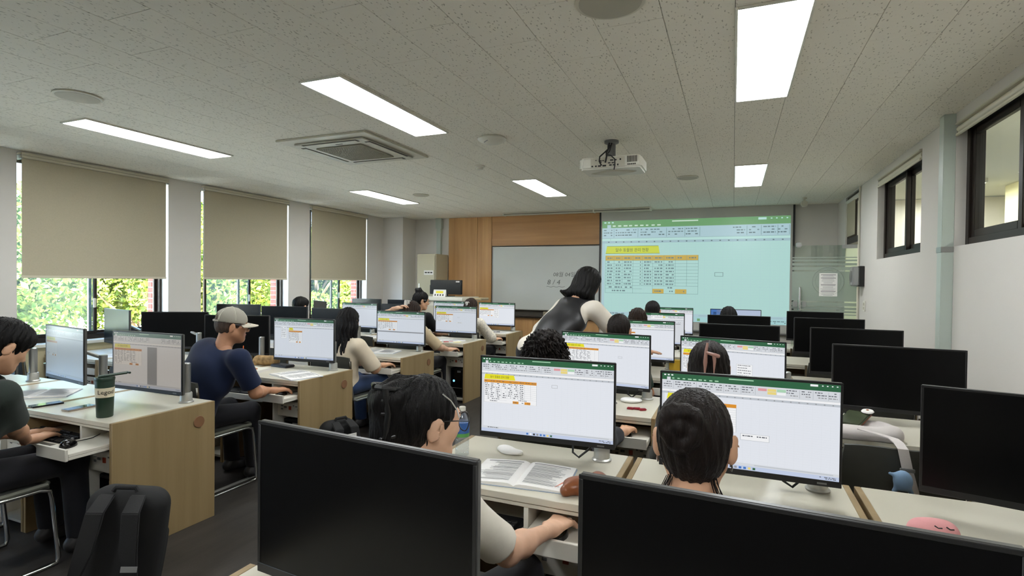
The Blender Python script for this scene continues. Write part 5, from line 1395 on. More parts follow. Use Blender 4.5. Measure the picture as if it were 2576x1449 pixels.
    for s, hp_, kn, an in legs:
        q0 = A((an[0], an[1], 0)); sp = [('c', tuple(q0 - tf * 0.035 + A((0, 0, 0.045))), tuple(q0 + tf * 0.06 + A((0, 0, 0.042))), 0.040, 0.038), ('c', tuple(q0 + tf * 0.06 + A((0, 0, 0.038))), tuple(q0 + tf * 0.15 + A((0, 0, 0.032))), 0.038, 0.028), ('c', tuple(q0 - tf * 0.02 + A((0, 0, 0.05))), tuple(q0 - tf * 0.01 + A((0, 0, 0.09))), 0.038, 0.036)]
        lo, hi = bounds(sp, 0.02); lo[2] = -0.012
        V, F = nets(lambda P: np.maximum(field(P, sp, 0.02), 0.002 - P[:, 2]), lo, hi, 0.011)
        obj('shoe', nmesh('shoe', [(V, F, 0)], [mat('shoe_leather', (44, 42, 42), 0.5)]), body)
    HT = Matrix.Translation(Vector(head)) @ Matrix(Rh.tolist()).to_4x4() @ Matrix.Scale(hs, 4)
    if extras: extras(body, HT, dict(N=N, P=Pv, arms=arms, hands=hands))
    return body

def hpart(body, HT, mb, name, m, smooth=True, bevel=0.0):
    mb.v = [tuple(HT @ Vector(p)) for p in mb.v]
    return mb.build(name, m, body, smooth=smooth, bevel=bevel)
def glasses(body, HT, m, rx=0.024, rz=0.022, y=0.108, r_=0.0016):
    q = MB()
    for s in (-1, 1):
        q.tube([(s * 0.033 + rx * math.cos(a * PI / 12), y - 0.004 * abs(math.cos(a * PI / 12)), 0.002 + rz * math.sin(a * PI / 12)) for a in range(24)], r_, 6, closed=True)
        q.tube([(s * (0.033 + rx), y - 0.003, 0.008), (s * 0.077, 0.06, 0.012), (s * 0.086, 0.0, 0.012), (s * 0.086, -0.02, 0.0)], r_, 6)
    q.tube([(-0.009, y, 0.006), (0, y + 0.003, 0.009), (0.009, y, 0.006)], r_, 6)
    return hpart(body, HT, q, 'glasses', m)
def claw(body, HT, c, L, wd, m, tilt=0.0, name='hair_claw'):
    q = MB()
    for s in (-1, 1):
        for k in range(5):
            z = -L / 2 + L * k / 4
            q.tube([(s * 0.006, -0.006, z), (s * wd, 0.0, z * 1.02), (s * (wd + 0.012), 0.03, z * 0.95), (s * (wd * 0.8), 0.06, z * 0.9)], [0.008, 0.007, 0.006, 0.003], 8)
        q.tube([(s * (wd + 0.004), 0.006, -L / 2), (s * (wd + 0.012), 0.012, 0), (s * (wd + 0.004), 0.006, L / 2)], 0.009, 8)
    q.tube([(0, -0.008, -L * 0.45), (0, -0.008, L * 0.45)], 0.009, 8)
    T = Matrix.Translation(Vector(c)) @ Matrix.Rotation(tilt, 4, 'X')
    q.v = [tuple(T @ Vector(p)) for p in q.v]
    return hpart(body, HT, q, name, m)

# ------------------------------------------------------------------ the people themselves
def sit_chair(key, x, y, rz=0.0):
    chair('dark grey chair under ' + OCC[key], x, y, rz)
def cm(n, c, r_=0.85): return cloth_mat('cloth_' + n, c, r_)
M_clipblack = mat('clip_black', (24, 24, 24), 0.35); M_clipsilver = M_chrome; M_clippink = mat('clip_mauve', (176, 134, 122), 0.35); M_clipwhite = mat('clip_white', (224, 222, 216), 0.3)

def ex(body, HT, d):        # claw clip, pin and round glasses
    claw(body, HT, (0.0, -0.15, 0.02), 0.13, 0.03, M_clipblack, 0.15)
    q = MB(); q.tube([(0.078, -0.005, 0.085), (0.085, 0.02, 0.068), (0.083, 0.045, 0.045), (0.078, 0.06, 0.022)], 0.0022, 6); hpart(body, HT, q, 'hairpin', M_chrome)
    glasses(body, HT, M_clipblack, 0.027, 0.027, 0.112)
person('woman in a white tee with a black claw clip and round glasses', (-0.80, 1.31, 1.115), hy=-0.52, hp=-0.16, seat=(-0.82, 1.31), ty=-0.1, style='claw', hair=HB, skin=SK3, shirt=cm('white', (226, 220, 206)), sleeve=0.80, flare=0.006, w=0.9,
       RH=(-0.550, 1.765, 0.668), rdir=(0.22, 1, -0.02), rcurl=0.42, rpole=(0.25, -0.2, -1), LH=(-0.98, 1.84, 0.62), step=0.011, hstep=0.0048, fine=0.0042, wr=0.006, extras=ex)
sit_chair(('R', 1, 0), -0.82, 1.37)

def ex(body, HT, d):        # loose hair at the nape
    q = MB(); rs = random.Random(9)
    for k in range(34):
        s = 1 if k % 2 else -1
        x = s * rs.uniform(0.048, 0.066); y = rs.uniform(-0.06, -0.02)
        q.tube([(x * 0.8, y - 0.03, -0.07), (x + s * rs.uniform(0.0, 0.012), y - 0.02, -0.12), (x + s * rs.uniform(0.0, 0.02), y - 0.02, -0.17), (x + s * rs.uniform(0.0, 0.035), y - 0.02, -0.21)], [0.0009, 0.0009, 0.0007, 0.0003], 4)
    tag(hpart(body, HT, q, 'loose_hair', HD), kind='stuff')
    for s in (-1, 1):
        q = MB(); q.tube([(s * 0.082, -0.012, -0.044), (s * 0.083, -0.013, -0.052), (s * 0.081, -0.013, -0.06)], 0.0022, 6); hpart(body, HT, q, 'earring', M_chrome)
person('woman with dark brown hair in a low coiled bun, seen from behind', (-0.075, 1.265, 1.16), hs=0.95, hy=0.0, hp=-0.08, seat=(-0.06, 1.31), style='bun', hair=HD, skin=SK1, shirt=cm('grey_knit', (206, 204, 206)), sleeve=0.9, RH=(0.27, 1.84, 0.664), LH=(-0.22, 1.84, 0.625), step=0.011, hstep=0.0045, extras=ex)
sit_chair(('R', 1, 1), -0.06, 1.37)

def ex(body, HT, d):        # spiral curls over the crown and sides
    q = MB(); rs = random.Random(12)
    for k in range(150):
        a = rs.uniform(-2.6, 2.6); z0 = rs.uniform(-0.02, 0.11); L = rs.uniform(0.05, 0.13); rad = 0.106 * math.sqrt(max(0.08, 1 - ((z0 - 0.03) / 0.105) ** 2)) if z0 > 0.03 else 0.11
        ph = rs.uniform(0, 6); cr = rs.uniform(0.005, 0.010); pts = []
        for i in range(13):
            t_ = i / 12; z = z0 - L * t_; rr = rad + 0.006 + 0.03 * t_ * (1 if z0 > 0.03 else 0.3)
            th = a + 0.25 * t_; u = ph + 11 * t_
            pts.append(((rr + cr * math.cos(u)) * math.sin(th), -0.025 - (rr * 0.98 + cr * math.cos(u)) * math.cos(th), z + cr * math.sin(u) * 0.7))
        q.tube(pts, [0.0030] * 9 + [0.0026, 0.0022, 0.0016, 0.0008], 5)
    tag(hpart(body, HT, q, 'curls', HD), kind='stuff')
person('woman with shoulder-length dark curly hair in a black top', (-0.905, 2.70, 1.12), hy=-0.15, hp=-0.1, seat=(-0.86, 2.70), style='curly', hair=HD, skin=SK1, shirt=cm('black', (30, 30, 34)), sleeve=1.75, RH=(-0.555, 3.08, 0.664), rdir=(0.15, 1, 0), LH=(-0.98, 3.2, 0.62), extras=ex)
sit_chair(('R', 2, 0), -0.86, 2.74)

def ex(body, HT, d):
    q = MB()
    q.tube([(-0.008, -0.135, 0.115), (-0.014, -0.142, 0.075), (-0.016, -0.138, 0.03), (-0.018, -0.13, -0.025)], [0.005, 0.007, 0.009, 0.003], 8)
    q.tube([(0.02, -0.142, 0.07), (0.022, -0.14, 0.035), (0.02, -0.132, -0.02)], [0.009, 0.007, 0.002], 8)
    q.tube([(-0.012, -0.145, 0.072), (0.004, -0.152, 0.068), (0.03, -0.142, 0.06), (0.04, -0.135, 0.058)], [0.006, 0.007, 0.009, 0.008], 8)
    hpart(body, HT, q, 'hair_clip', M_clippink)
person('woman with brown hair half pinned up in a mauve clip', (-0.10, 2.66, 1.115), hy=0.05, hp=-0.1, seat=(-0.06, 2.70), style='halfup', hair=HD, skin=SK1, shirt=cm('grey', (120, 122, 120)), sleeve=1.6, extras=ex)
sit_chair(('R', 2, 1), -0.06, 2.74)

person('student with short dark hair beside the standing teacher', (-0.79, 4.05, 1.145), hp=-0.05, seat=(-0.80, 4.05), style='short', hair=HD, skin=SK2, shirt=cm('dark_green', (40, 62, 48)), sleeve=0.8, hstep=0.0065)
sit_chair(('R', 3, 0), -0.80, 4.09)
person('student with layered brown hair in the corridor bank', (-0.87, 5.40, 1.13), seat=(-0.83, 5.40), style='brown_long', hair=HBR, skin=SK1, shirt=cm('beige_b', (190, 178, 158)), sleeve=0.8, hstep=0.0065)
sit_chair(('R', 4, 0), -0.83, 5.43)
person('student with short black hair in the front row before the projection', (-0.905, 6.72, 1.155), seat=(-0.85, 6.74), style='short', hair=HB, skin=SK2, shirt=cm('navy_b', (44, 52, 78)), sleeve=0.8, hstep=0.0065, hs=1.05)
sit_chair(('R', 5, 0), -0.85, 6.77)
person('student with black hair before the bluish desktop screen', (-0.045, 6.72, 1.115), seat=(-0.02, 6.74), style='brown_long', hair=HB, skin=SK1, shirt=cm('grey_b', (96, 96, 100)), sleeve=0.8, hstep=0.0065)
sit_chair(('R', 5, 1), -0.02, 6.77)

# teacher leaning over the aisle desk
person('teacher with a black bob in a black vest and cream blouse, leaning over a desk', (-1.14, 4.46, 1.49), hy=-0.45, hp=-0.42, hr=0.1, ty=-0.35, stand=(-1.46, 4.05, 0.93), style='bob', hair=HB, skin=SK1, shirt=cm('cream', (226, 218, 204)), sleeve=1.85, flare=0.022, w=1.02, hs=1.06,
       RH=(-0.66, 4.60, 0.925), rdir=(0.95, 0.35, -0.05), rcurl=0.15, rpole=(0.3, -0.6, -1), LH=(-1.50, 4.42, 0.80), ldir=(0.3, 0.9, -0.3), lpole=(-1, -0.4, -0.3), wr=0.006, vest=mat('vest_leather', (34, 34, 36), 0.45, bump=0.08, bscale=140), pants=cm('charcoal', (36, 36, 40)))

# window bank
person('person with short black hair in a dark green top, looking down', (-3.29, 1.475, 1.16), hy=0.05, hp=-0.5, seat=(-3.45, 1.38), style='fringe', hair=HB, skin=SK1, shirt=cm('forest', (50, 58, 54)), sleeve=0.85, flare=0.014, RH=(-3.50, 1.74, 0.625), rdir=(-0.25, 0.9, 0), LH=(-3.62, 1.80, 0.62), rpole=(0.6, -0.9, -0.6), step=0.012, hstep=0.005, wr=0.006)
sit_chair(('L', 1, 0), -3.48, 1.44)

def ex(body, HT, d):
    M_cap = mat('cap_canvas', (150, 146, 134), 0.9, bump=0.1, bscale=300); M_stitch = mat('cap_stitch', (196, 192, 178), 0.85); M_brim = mat('cap_brim', (186, 178, 162), 0.85)
    V, F = nets(lambda P: np.maximum(np.maximum(ell(P, (0, -0.012, 0.038), (0.089, 0.109, 0.094)), -(P[:, 2] - 0.022 + 0.05 * P[:, 1])), -ell(P, (0, -0.125, 0.045), (0.046, 0.05, 0.046))), A((-0.12, -0.14, 0.0)), A((0.12, 0.12, 0.15)), 0.005)
    q = MB(); q.v = [tuple(p) for p in V.tolist()]; q.f = F; q.m = [0] * len(F); cap = hpart(body, HT, q, 'cap', M_cap)
    q = MB(); vs = []; fs = []
    for i in range(13):
        th = -1.15 + 2.3 * i / 12
        for j in range(5):
            r_ = 0.098 + 0.075 * j / 4 * (math.cos(th * 0.95))
            vs.append((r_ * math.sin(th) * 0.88, r_ * math.cos(th), 0.028 - 0.012 * j / 4 - 0.25 * (math.sin(th) * 0.088) ** 2 * 10))
    n0 = len(vs); vs += [(x, y, z - 0.006) for x, y, z in vs]
    for i in range(12):
        for j in range(4):
            a = i * 5 + j; fs += [(a, a + 5, a + 6, a + 1), (n0 + a, n0 + a + 1, n0 + a + 6, n0 + a + 5)]
    for i in range(12): fs += [(i * 5 + 4, i * 5 + 9, n0 + i * 5 + 9, n0 + i * 5 + 4)]
    q.add(vs, fs); q.v = [tuple(HT @ Vector(p)) for p in q.v]; q.build('brim', M_brim, cap, smooth=True, angle=60)
    q = MB()
    for a in (0.4, 1.45, 2.5, -0.4, -1.45, -2.5):
        q.tube([(0.0895 * math.sin(a) * math.cos(p), -0.012 + 0.1095 * math.cos(a) * math.cos(p), 0.038 + 0.0945 * math.sin(p)) for p in (0.05, 0.4, 0.8, 1.2, 1.5)], 0.0022, 5)
    q.lathe([(0.008, 0.131), (0.008, 0.135), (0.001, 0.137)], c=(0, -0.012, 0), n=10)
    q.v = [tuple(HT @ Vector(p)) for p in q.v]; q.build('cap_seam', M_stitch, cap, smooth=True)
    q = MB(); q.tube([(-0.052, -0.103, 0.034), (-0.03, -0.115, 0.032), (0, -0.119, 0.031), (0.03, -0.115, 0.032), (0.052, -0.103, 0.034)], 0.007, 6); q.v = [tuple(HT @ Vector(p)) for p in q.v]; q.build('cap_strap', M_cap, cap, smooth=True)
    glasses(body, HT, mat('dark_glasses', (34, 38, 48), 0.3), 0.026, 0.02, 0.109, 0.0028)
person('man in a grey cap, glasses and navy T-shirt using a mouse', (-3.29, 2.77, 1.168), hy=-0.50, hp=-0.1, seat=(-3.54, 2.60), ty=-0.12, w=1.3, style='shaved', hair=hair_mat('hair_cropped', (74, 60, 52)), skin=SK2, shirt=cm('navy', (26, 36, 62)), sleeve=0.82, flare=0.014, RH=(-3.165, 3.08, 0.664), rdir=(0.35, 0.95, -0.05), rpole=(0.8, -0.8, -0.4), LH=(-3.72, 3.27, 0.765), ldir=(0.55, 0.8, -0.1), lcurl=0.6, step=0.012, hstep=0.005, wr=0.009, extras=ex)
sit_chair(('L', 2, 0), -3.50, 2.72)

person('woman with very long black hair in a cream blouse using a mouse', (-3.325, 4.07, 1.115), hy=0.0, hp=-0.15, seat=(-3.36, 4.03), style='long', hair=HB, skin=SK1, shirt=cm('cream_b', (214, 200, 176)), sleeve=0.95, flare=0.02, RH=(-3.165, 4.44, 0.664), rdir=(0.3, 0.95, 0), rpole=(0.7, -0.8, -0.5), pants=cm('denim', (52, 70, 104)), wr=0.005)
sit_chair(('L', 3, 0), -3.36, 4.08)

def ex(body, HT, d):
    claw(body, HT, (-0.02, -0.12, 0.06), 0.07, 0.02, M_clipwhite, 0.3, 'hair_clip')
person('woman in a beige shirt holding her hair clip with one hand', (-3.50, 5.42, 1.13), hy=-0.1, hp=-0.35, seat=(-3.46, 5.38), style='brown_long', hair=HBR, skin=SK3, shirt=cm('beige', (206, 186, 152)), sleeve=1.0, flare=0.012, RH=(-3.165, 5.80, 0.664), rdir=(0.3, 0.95, 0), LH=(-3.60, 5.31, 1.185), ldir=(0.8, 0.1, 0.25), lpole=(-1, 0.2, 0.1), rpole=(0.7, -0.8, -0.5), extras=ex, hstep=0.006)
sit_chair(('L', 4, 0), -3.46, 5.43)

def ex(body, HT, d):
    claw(body, HT, (-0.01, -0.115, 0.02), 0.06, 0.018, M_clipwhite, 0.2, 'hair_clip')
person('woman with brown hair in a white patterned cardigan at the front row', (-3.38, 6.72, 1.135), hp=-0.2, seat=(-3.38, 6.70), style='brown_long', hair=HBR, skin=SK3, shirt=mat('cardigan_pattern', (224, 216, 200), 0.9, vary=0.25, vscale=45), sleeve=1.7, flare=0.02, RH=(-3.165, 7.14, 0.664), rdir=(0.3, 0.95, 0), LH=(-3.50, 7.30, 0.75), rpole=(0.7, -0.8, -0.5), extras=ex, hstep=0.0065)
sit_chair(('L', 5, 0), -3.38, 6.75)
def ex(body, HT, d): glasses(body, HT, M_chrome, 0.024, 0.021, 0.109, 0.0022)
person('woman in a black tee with a black top knot and thin glasses', (-4.19, 6.72, 1.205), hy=-0.7, hp=-0.2, seat=(-4.22, 6.70), style='topknot', hair=HB, skin=SK1, shirt=cm('black_b', (28, 28, 30)), sleeve=0.8, RH=(-3.98, 7.10, 0.70), hs=1.08, extras=ex, hstep=0.0065)
sit_chair(('L', 5, 1), -4.22, 6.76)
person('person with black hair by the window with one hand raised', (-5.52, 5.75, 1.12), seat=(-5.62, 5.60), style='fringe', hair=HB, skin=SK3, shirt=cm('grey_c', (130, 130, 130)), sleeve=0.8, RH=(-5.35, 5.95, 1.0), rdir=(0.2, 0.4, 0.9), hstep=0.0065)
sit_chair(('L', 4, 3), -5.66, 5.50)

# empty chairs
for r_ in range(1, 6):
    for c in range(4):
        if ('L', r_, c) not in OCC: chair('empty dark grey chair ' + where('L', r_, c), LXC[c] - 0.02, ROWY[r_] - 0.24, 0.05 * math.sin(r_ * 3 + c), 'empty chairs')
for r_ in range(1, 6):
    for c in range(3):
        if ('R', r_, c) not in OCC:
            chair('empty dark grey chair ' + where('R', r_, c), RXC[c] + (-0.17 if (r_, c) == (2, 2) else 0), ROWY[r_] - (0.17 if c == 2 else 0.24), 0.0, 'empty chairs')

# ================================================================== things on the desks
def open_book(label, x, y, rz, wd=0.19, ht=0.26, th=0.012, z=DH, seed=1):
    t = thing('open_book', label, 'book', (x, y, z), rz)
    rnd = random.Random(seed)
    q = MB(); q.box(-wd - 0.004, -0.003, 0, wd + 0.004, ht + 0.003, 0.0015); q.build('cover', mat('book_cover', (150, 170, 196), 0.5), t)
    prof = [0.0, 0.05, 0.12, 0.25, 0.5, 0.8, 1.0]
    hts = [0.35, 0.75, 1.0, 1.0, 0.85, 0.6, 0.42]
    for s in (-1, 1):
        q = MB(); vs = []; fs = []; n = len(prof)
        for yy in (0, ht):
            for p, h in zip(prof, hts): vs.append((s * wd * p, yy, 0.0016 + th * h))
            for p in prof: vs.append((s * wd * p, yy, 0.0016))
        for i in range(n - 1):
            fs += [(i, i + 1, 2 * n + i + 1, 2 * n + i), (i, n + i, n + i + 1, i + 1), (2 * n + i, 2 * n + i + 1, 3 * n + i + 1, 3 * n + i)]
        fs += [(n - 1, 2 * n - 1, 4 * n - 1, 3 * n - 1)]
        q.add(vs, fs); pg = q.build('page_block', M_paper, t, smooth=True, angle=30)
        q = MB()
        def zz(p):
            for i in range(n - 1):
                if prof[i] <= p <= prof[i + 1]: return 0.0016 + th * (hts[i] + (hts[i + 1] - hts[i]) * (p - prof[i]) / (prof[i + 1] - prof[i])) + 0.0007
        def pr(p0, p1, v0, v1):
            ps = [p0] + [p for p in prof if p0 < p < p1] + [p1]
            for a, b_ in zip(ps[:-1], ps[1:]): q.add([(s * wd * a, v0, zz(a)), (s * wd * b_, v0, zz(b_)), (s * wd * b_, v1, zz(b_)), (s * wd * a, v1, zz(a))], [(0, 1, 2, 3)])
        v = ht - 0.025; k = 0
        pr(0.12, 0.9, v, v + 0.006); v -= 0.016
        while v > 0.02:
            pr(0.14, rnd.uniform(0.6, 0.92), v, v + 0.0028); v -= rnd.choice((0.0075, 0.0075, 0.012)); k += 1
        q.build('print', M_ink, pg)
    return t
def sheet_of_paper(label, x, y, rz, w=0.21, h=0.297, z=DH, c=None, name='paper_sheet'):
    t = thing(name, label, 'paper', (x, y, z), rz)
    q = MB(); q.box(-w / 2, -h / 2, 0.0004, w / 2, h / 2, 0.0016); q.build('sheet', c or M_paper, t)
    q = MB()
    for k in range(int(h / 0.018) - 2): q.box(-w * 0.4, h / 2 - 0.03 - 0.018 * k, 0.0017, w * (0.1 + 0.28 * ((k * 7) % 5) / 4), h / 2 - 0.026 - 0.018 * k, 0.002)
    q.build('print', M_ink, t)
def phone(label, x, y, rz, c=M_blackgloss, rim=None):
    t = thing('smartphone', label, 'phone', (x, y, DH), rz)
    q = MB(); q.box(-0.037, -0.078, 0, 0.037, 0.078, 0.009); q.build('case', rim or mat('phone_case_beige', (190, 176, 160), 0.5), t, bevel=0.004)
    q = MB(); q.box(-0.034, -0.075, 0.0088, 0.034, 0.075, 0.0098); q.build('glass', c, t, bevel=0.0004, seg=1)
def pen(label, x, y, rz, c):
    t = thing('pen', label, 'pen', (x, y, DH + 0.0055), rz)
    q = MB(); q.tube([(0, -0.055, 0), (0, 0.06, 0), (0, 0.068, 0)], [0.005, 0.005, 0.003], 10); q.build('barrel', c, t, smooth=True)
    q = MB(); q.tube([(0, -0.055, 0), (0, -0.07, 0)], [0.0045, 0.001], 10); q.build('tip', M_chrome, t, smooth=True)
    q = MB(); q.box(-0.002, 0.02, 0.005, 0.002, 0.062, 0.0075); q.build('clip', c, t)
def blob(name, label, cat, prims, k, loc, m, rz=0.0, h=0.006, amp=0.0, f_=60, clip0=True, extra=None):
    lo, hi = bounds(prims, 0.02)
    if clip0: lo[2] = -0.01
    def fn(P):
        d = field(P, prims, k) + (wrinkle(P, amp, f_) if amp else 0)
        return np.maximum(d, 0.001 - P[:, 2]) if clip0 else d
    V, F = nets(fn, lo, hi, h)
    o = obj(name, nmesh(name, [(V, F, 0)], [m]), None, loc, (0, 0, rz))
    return tag(o, label, cat)

# tumbler with its lettered band
t = thing('tumbler', 'dark green tumbler with a cream lettered band and carry handle', 'tumbler', (-3.218, 1.892, DH))
M_tumb = mat('tumbler_green', (30, 54, 40), 0.4)
q = MB(); q.lathe([(0.036, 0), (0.039, 0.004), (0.043, 0.12), (0.0455, 0.20), (0.044, 0.205)], n=36); q.build('body', M_tumb, t, smooth=True)
q = MB(); q.lathe([(0.0428, 0.112), (0.0436, 0.112), (0.0456, 0.165), (0.0448, 0.165)], n=36); q.build('band', mat('band_cream', (222, 212, 184), 0.6), t, smooth=True)
vs, fs, tw = text_geo('Legod'); ca = math.atan2(-1.892, 3.218); hh = 0.030
q = MB(); q.add([(lambda th, zz: (0.0464 * math.cos(th), 0.0464 * math.sin(th), zz))(ca + (a - tw / 2) * hh / 0.0455 + 0.12, 0.124 + c * hh) for a, c in vs], fs); q.build('lettering', mat('lettering_black', (30, 30, 28), 0.6), t)
q = MB(); q.lathe([(0.047, 0.203), (0.048, 0.216), (0.045, 0.222), (0.02, 0.224), (0.001, 0.224)], n=36); q.build('lid', M_tumb, t, smooth=True)
q = MB(); u = Vector((0.5, 0.86, 0)).normalized()
q.tube([tuple(-u * 0.03 + Vector((0, 0, 0.226))), tuple(u * 0.03 + Vector((0, 0, 0.232))), tuple(u * 0.10 + Vector((0, 0, 0.238))), tuple(u * 0.112 + Vector((0.02, -0.01, 0.237)))], 0.006, 8)
q.tube([tuple(-u * 0.03 + Vector((0.022, -0.012, 0.226))), tuple(u * 0.03 + Vector((0.022, -0.012, 0.232))), tuple(u * 0.10 + Vector((0.022, -0.012, 0.238)))], 0.006, 8); q.build('handle', M_tumb, t, smooth=True)
phone('black smartphone in a beige case beside the green tumbler', -3.545, 1.945, 0.05)
phone('dark smartphone lying in front of the worn textbook', -3.81, 1.915, -0.15, rim=M_black)
open_book('open grey-toned textbook on the desk of the person in dark green', -4.10, 1.97, 0.75, seed=3)
q = MB(); q.tube([(-3.82, 1.84, DH + 0.004), (-3.88, 1.87, DH + 0.003), (-3.98, 1.86, DH + 0.003), (-4.05, 1.90, DH + 0.003)], 0.0025, 6); tag(q.build('charging_cable', M_whitep, smooth=True), 'short white charging cable beside the dark smartphone', 'cable')

# iced coffee cup, pencil case, wallet, books
t = thing('iced_drink', 'clear plastic cup of iced drink with an orange straw by the man in the cap', 'cup', (-3.87, 3.36, DH))
q = MB(); q.lathe([(0.028, 0), (0.03, 0.002), (0.043, 0.125), (0.045, 0.13)], n=28); q.build('cup', M_bottle, t, smooth=True)
q = MB(); q.lathe([(0.027, 0.003), (0.032, 0.05), (0.0, 0.05)], n=24); q.build('drink', mat('yellow_drink', (214, 190, 84), 0.3), t, smooth=True)
q = MB(); q.lathe([(0.046, 0.128), (0.045, 0.135), (0.036, 0.155), (0.012, 0.165), (0.001, 0.166)], n=28); q.build('dome_lid', M_bottle, t, smooth=True)
q = MB(); q.tube([(0.0, 0, 0.02), (0.008, 0, 0.12), (0.014, 0, 0.2)], 0.0035, 8); q.build('straw', mat('orange_straw', (226, 110, 50), 0.4), t, smooth=True)
M_flor = mat('floral_cloth', (156, 126, 84), 0.9, vary=0.6, vscale=22)
blob('pencil_case', 'floral fabric pencil case standing by the monitor of the man in the cap', 'pencil case', [('c', (-0.085, 0, 0.035), (0.085, 0, 0.035), 0.040, 0.036), ('c', (-0.07, 0, 0.06), (0.07, 0, 0.055), 0.03, 0.03)], 0.03, (-3.85, 3.60, DH), M_flor, 0.3, 0.006, 0.003)
q = MB(); q.box(-0.10, -0.05, 0, 0.10, 0.05, 0.022); tag(q.build('wallet', mat('black_leather', (36, 36, 44), 0.5), bevel=0.006, loc=(-3.66, 3.60, DH), rot=(0, 0, -0.1)), 'flat black leather wallet beside the floral pencil case', 'wallet')
t = thing('notebook', 'closed pale notebook under the left hand of the man in the cap', 'notebook', (-3.68, 3.30, DH), 0.25)
q = MB(); q.box(-0.09, -0.12, 0, 0.09, 0.12, 0.018); q.build('pages', M_paper, t); q = MB(); q.box(-0.092, -0.122, 0.018, 0.092, 0.122, 0.020); q.build('cover', M_whitep, t)
open_book('open textbook near the mouse hand of the man in the cap', -3.28, 3.20, -0.35, seed=4)
open_book('open textbook by the monitor of the woman with long black hair', -3.46, 4.66, 0.25, seed=5)
open_book('open textbook on the desk of the woman holding her hair clip', -3.42, 5.95, -0.2, seed=6)
q = MB(); q.box(-0.05, -0.04, 0, 0.05, 0.04, 0.006); tag(q.build('sticky_note_pad', mat('sticky_yellow', (232, 222, 172), 0.8), loc=(-3.20, 5.97, DH), rot=(0, 0, 0.2)), 'pale yellow sticky note pad on the desk edge', 'note pad')
pen('red pen beside the pale yellow sticky notes', -3.30, 5.92, -0.9, mat('pen_red', (180, 40, 44), 0.4))
t = thing('pink_box', 'pink open-topped box standing beside a monitor', 'box', (-3.72, 6.02, DH), 0.3)
q = MB(); M_pk = mat('pink_card', (206, 60, 120), 0.5)
q.box(-0.04, -0.03, 0, 0.04, -0.027, 0.11); q.box(-0.04, 0.027, 0, 0.04, 0.03, 0.12); q.box(-0.04, -0.027, 0, -0.037, 0.027, 0.12); q.box(0.037, -0.027, 0, 0.04, 0.027, 0.12); q.box(-0.037, -0.027, 0, 0.037, 0.027, 0.003); q.build('card_box', M_pk, t)
sheet_of_paper('printed sheet under the hand of the woman in the patterned cardigan', -3.40, 7.42, 0.2)
sheet_of_paper('printed sheet next to the aisle edge of the front-row desk', -3.18, 7.38, -0.1, 0.18, 0.25)
pen('black pen between two printed sheets on the front-row desk', -3.30, 7.38, -1.0, M_black)
sheet_of_paper('large blank white sheet on an empty desk under the first window', -5.55, 3.45, 0.1, 0.42, 0.30)
sheet_of_paper('white handout on an empty desk behind the man in the cap', -4.80, 4.72, 0.15, 0.3, 0.28)
sheet_of_paper('white handout on an empty desk beyond the woman with long hair', -4.50, 6.02, 0.1, 0.3, 0.24)

# corridor bank
t = thing('water_bottle', 'clear water bottle with a blue and green label and white cap', 'bottle', (-1.11, 2.13, DH))
q = MB(); q.lathe([(0.028, 0), (0.031, 0.004), (0.031, 0.03), (0.029, 0.035), (0.031, 0.04), (0.031, 0.07), (0.029, 0.075), (0.031, 0.08), (0.031, 0.145), (0.022, 0.175), (0.0125, 0.19), (0.0125, 0.205)], n=28); q.build('bottle', M_bottle, t, smooth=True)
q = MB(); q.lathe([(0.0315, 0.10), (0.0318, 0.102), (0.0318, 0.145), (0.0315, 0.147)], n=28); lb = q.build('label_band', mat('label_blue', (44, 92, 160), 0.4), t, smooth=True)
q = MB(); q.lathe([(0.0316, 0.085), (0.0319, 0.086), (0.0319, 0.10), (0.0316, 0.101)], n=28); q.build('green_stripe', mat('label_green', (90, 160, 80), 0.4), lb, smooth=True)
q = MB(); q.lathe([(0.0145, 0.198), (0.0145, 0.214), (0.012, 0.216), (0.001, 0.216)], n=20); q.build('cap', M_whitep, t, smooth=True)
open_book('open textbook in front of the woman with the claw clip', -0.755, 1.865, 0.10, 0.195, 0.265, 0.014, seed=7)
blob('face_mask', 'crumpled white face mask behind the open textbook', 'mask', [('c', (-0.06, 0, 0.008), (0.05, 0.01, 0.01), 0.014, 0.012), ('e', (0, 0, 0.01), (0.06, 0.035, 0.014)), ('e', (-0.03, 0.015, 0.012), (0.04, 0.02, 0.014))], 0.01, (-0.92, 2.235, DH), M_paper, -0.3, 0.0045, 0.003, 90)
pen('coral pen beside the brown leather pouch', -0.592, 1.965, -0.25, mat('pen_coral', (224, 122, 92), 0.4))
blob('leather_pouch', 'brown leather pouch beside the coral pen', 'pouch', [('c', (-0.05, -0.04, 0.02), (0.07, 0.05, 0.028), 0.02, 0.034), ('c', (0.02, -0.03, 0.02), (0.08, 0.02, 0.03), 0.026, 0.034), ('e', (0.01, 0.0, 0.03), (0.07, 0.05, 0.03))], 0.02, (-0.515, 1.925, DH), mat('brown_leather', (128, 72, 36), 0.35, vary=0.15, vscale=12, bump=0.1, bscale=80), 0.3, 0.005, 0.003, 45)
sheet_of_paper('plastic folder with papers beside the woman with a low bun', -0.27, 1.93, 0.1, 0.2, 0.16)
blob('face_mask', 'white face mask on the desk of the curly-haired woman', 'mask', [('c', (-0.05, 0, 0.008), (0.05, 0.01, 0.01), 0.014, 0.012), ('e', (0, 0, 0.012), (0.07, 0.05, 0.018))], 0.01, (-0.60, 3.52, DH), M_paper, 0.2, 0.006, 0.003, 70)
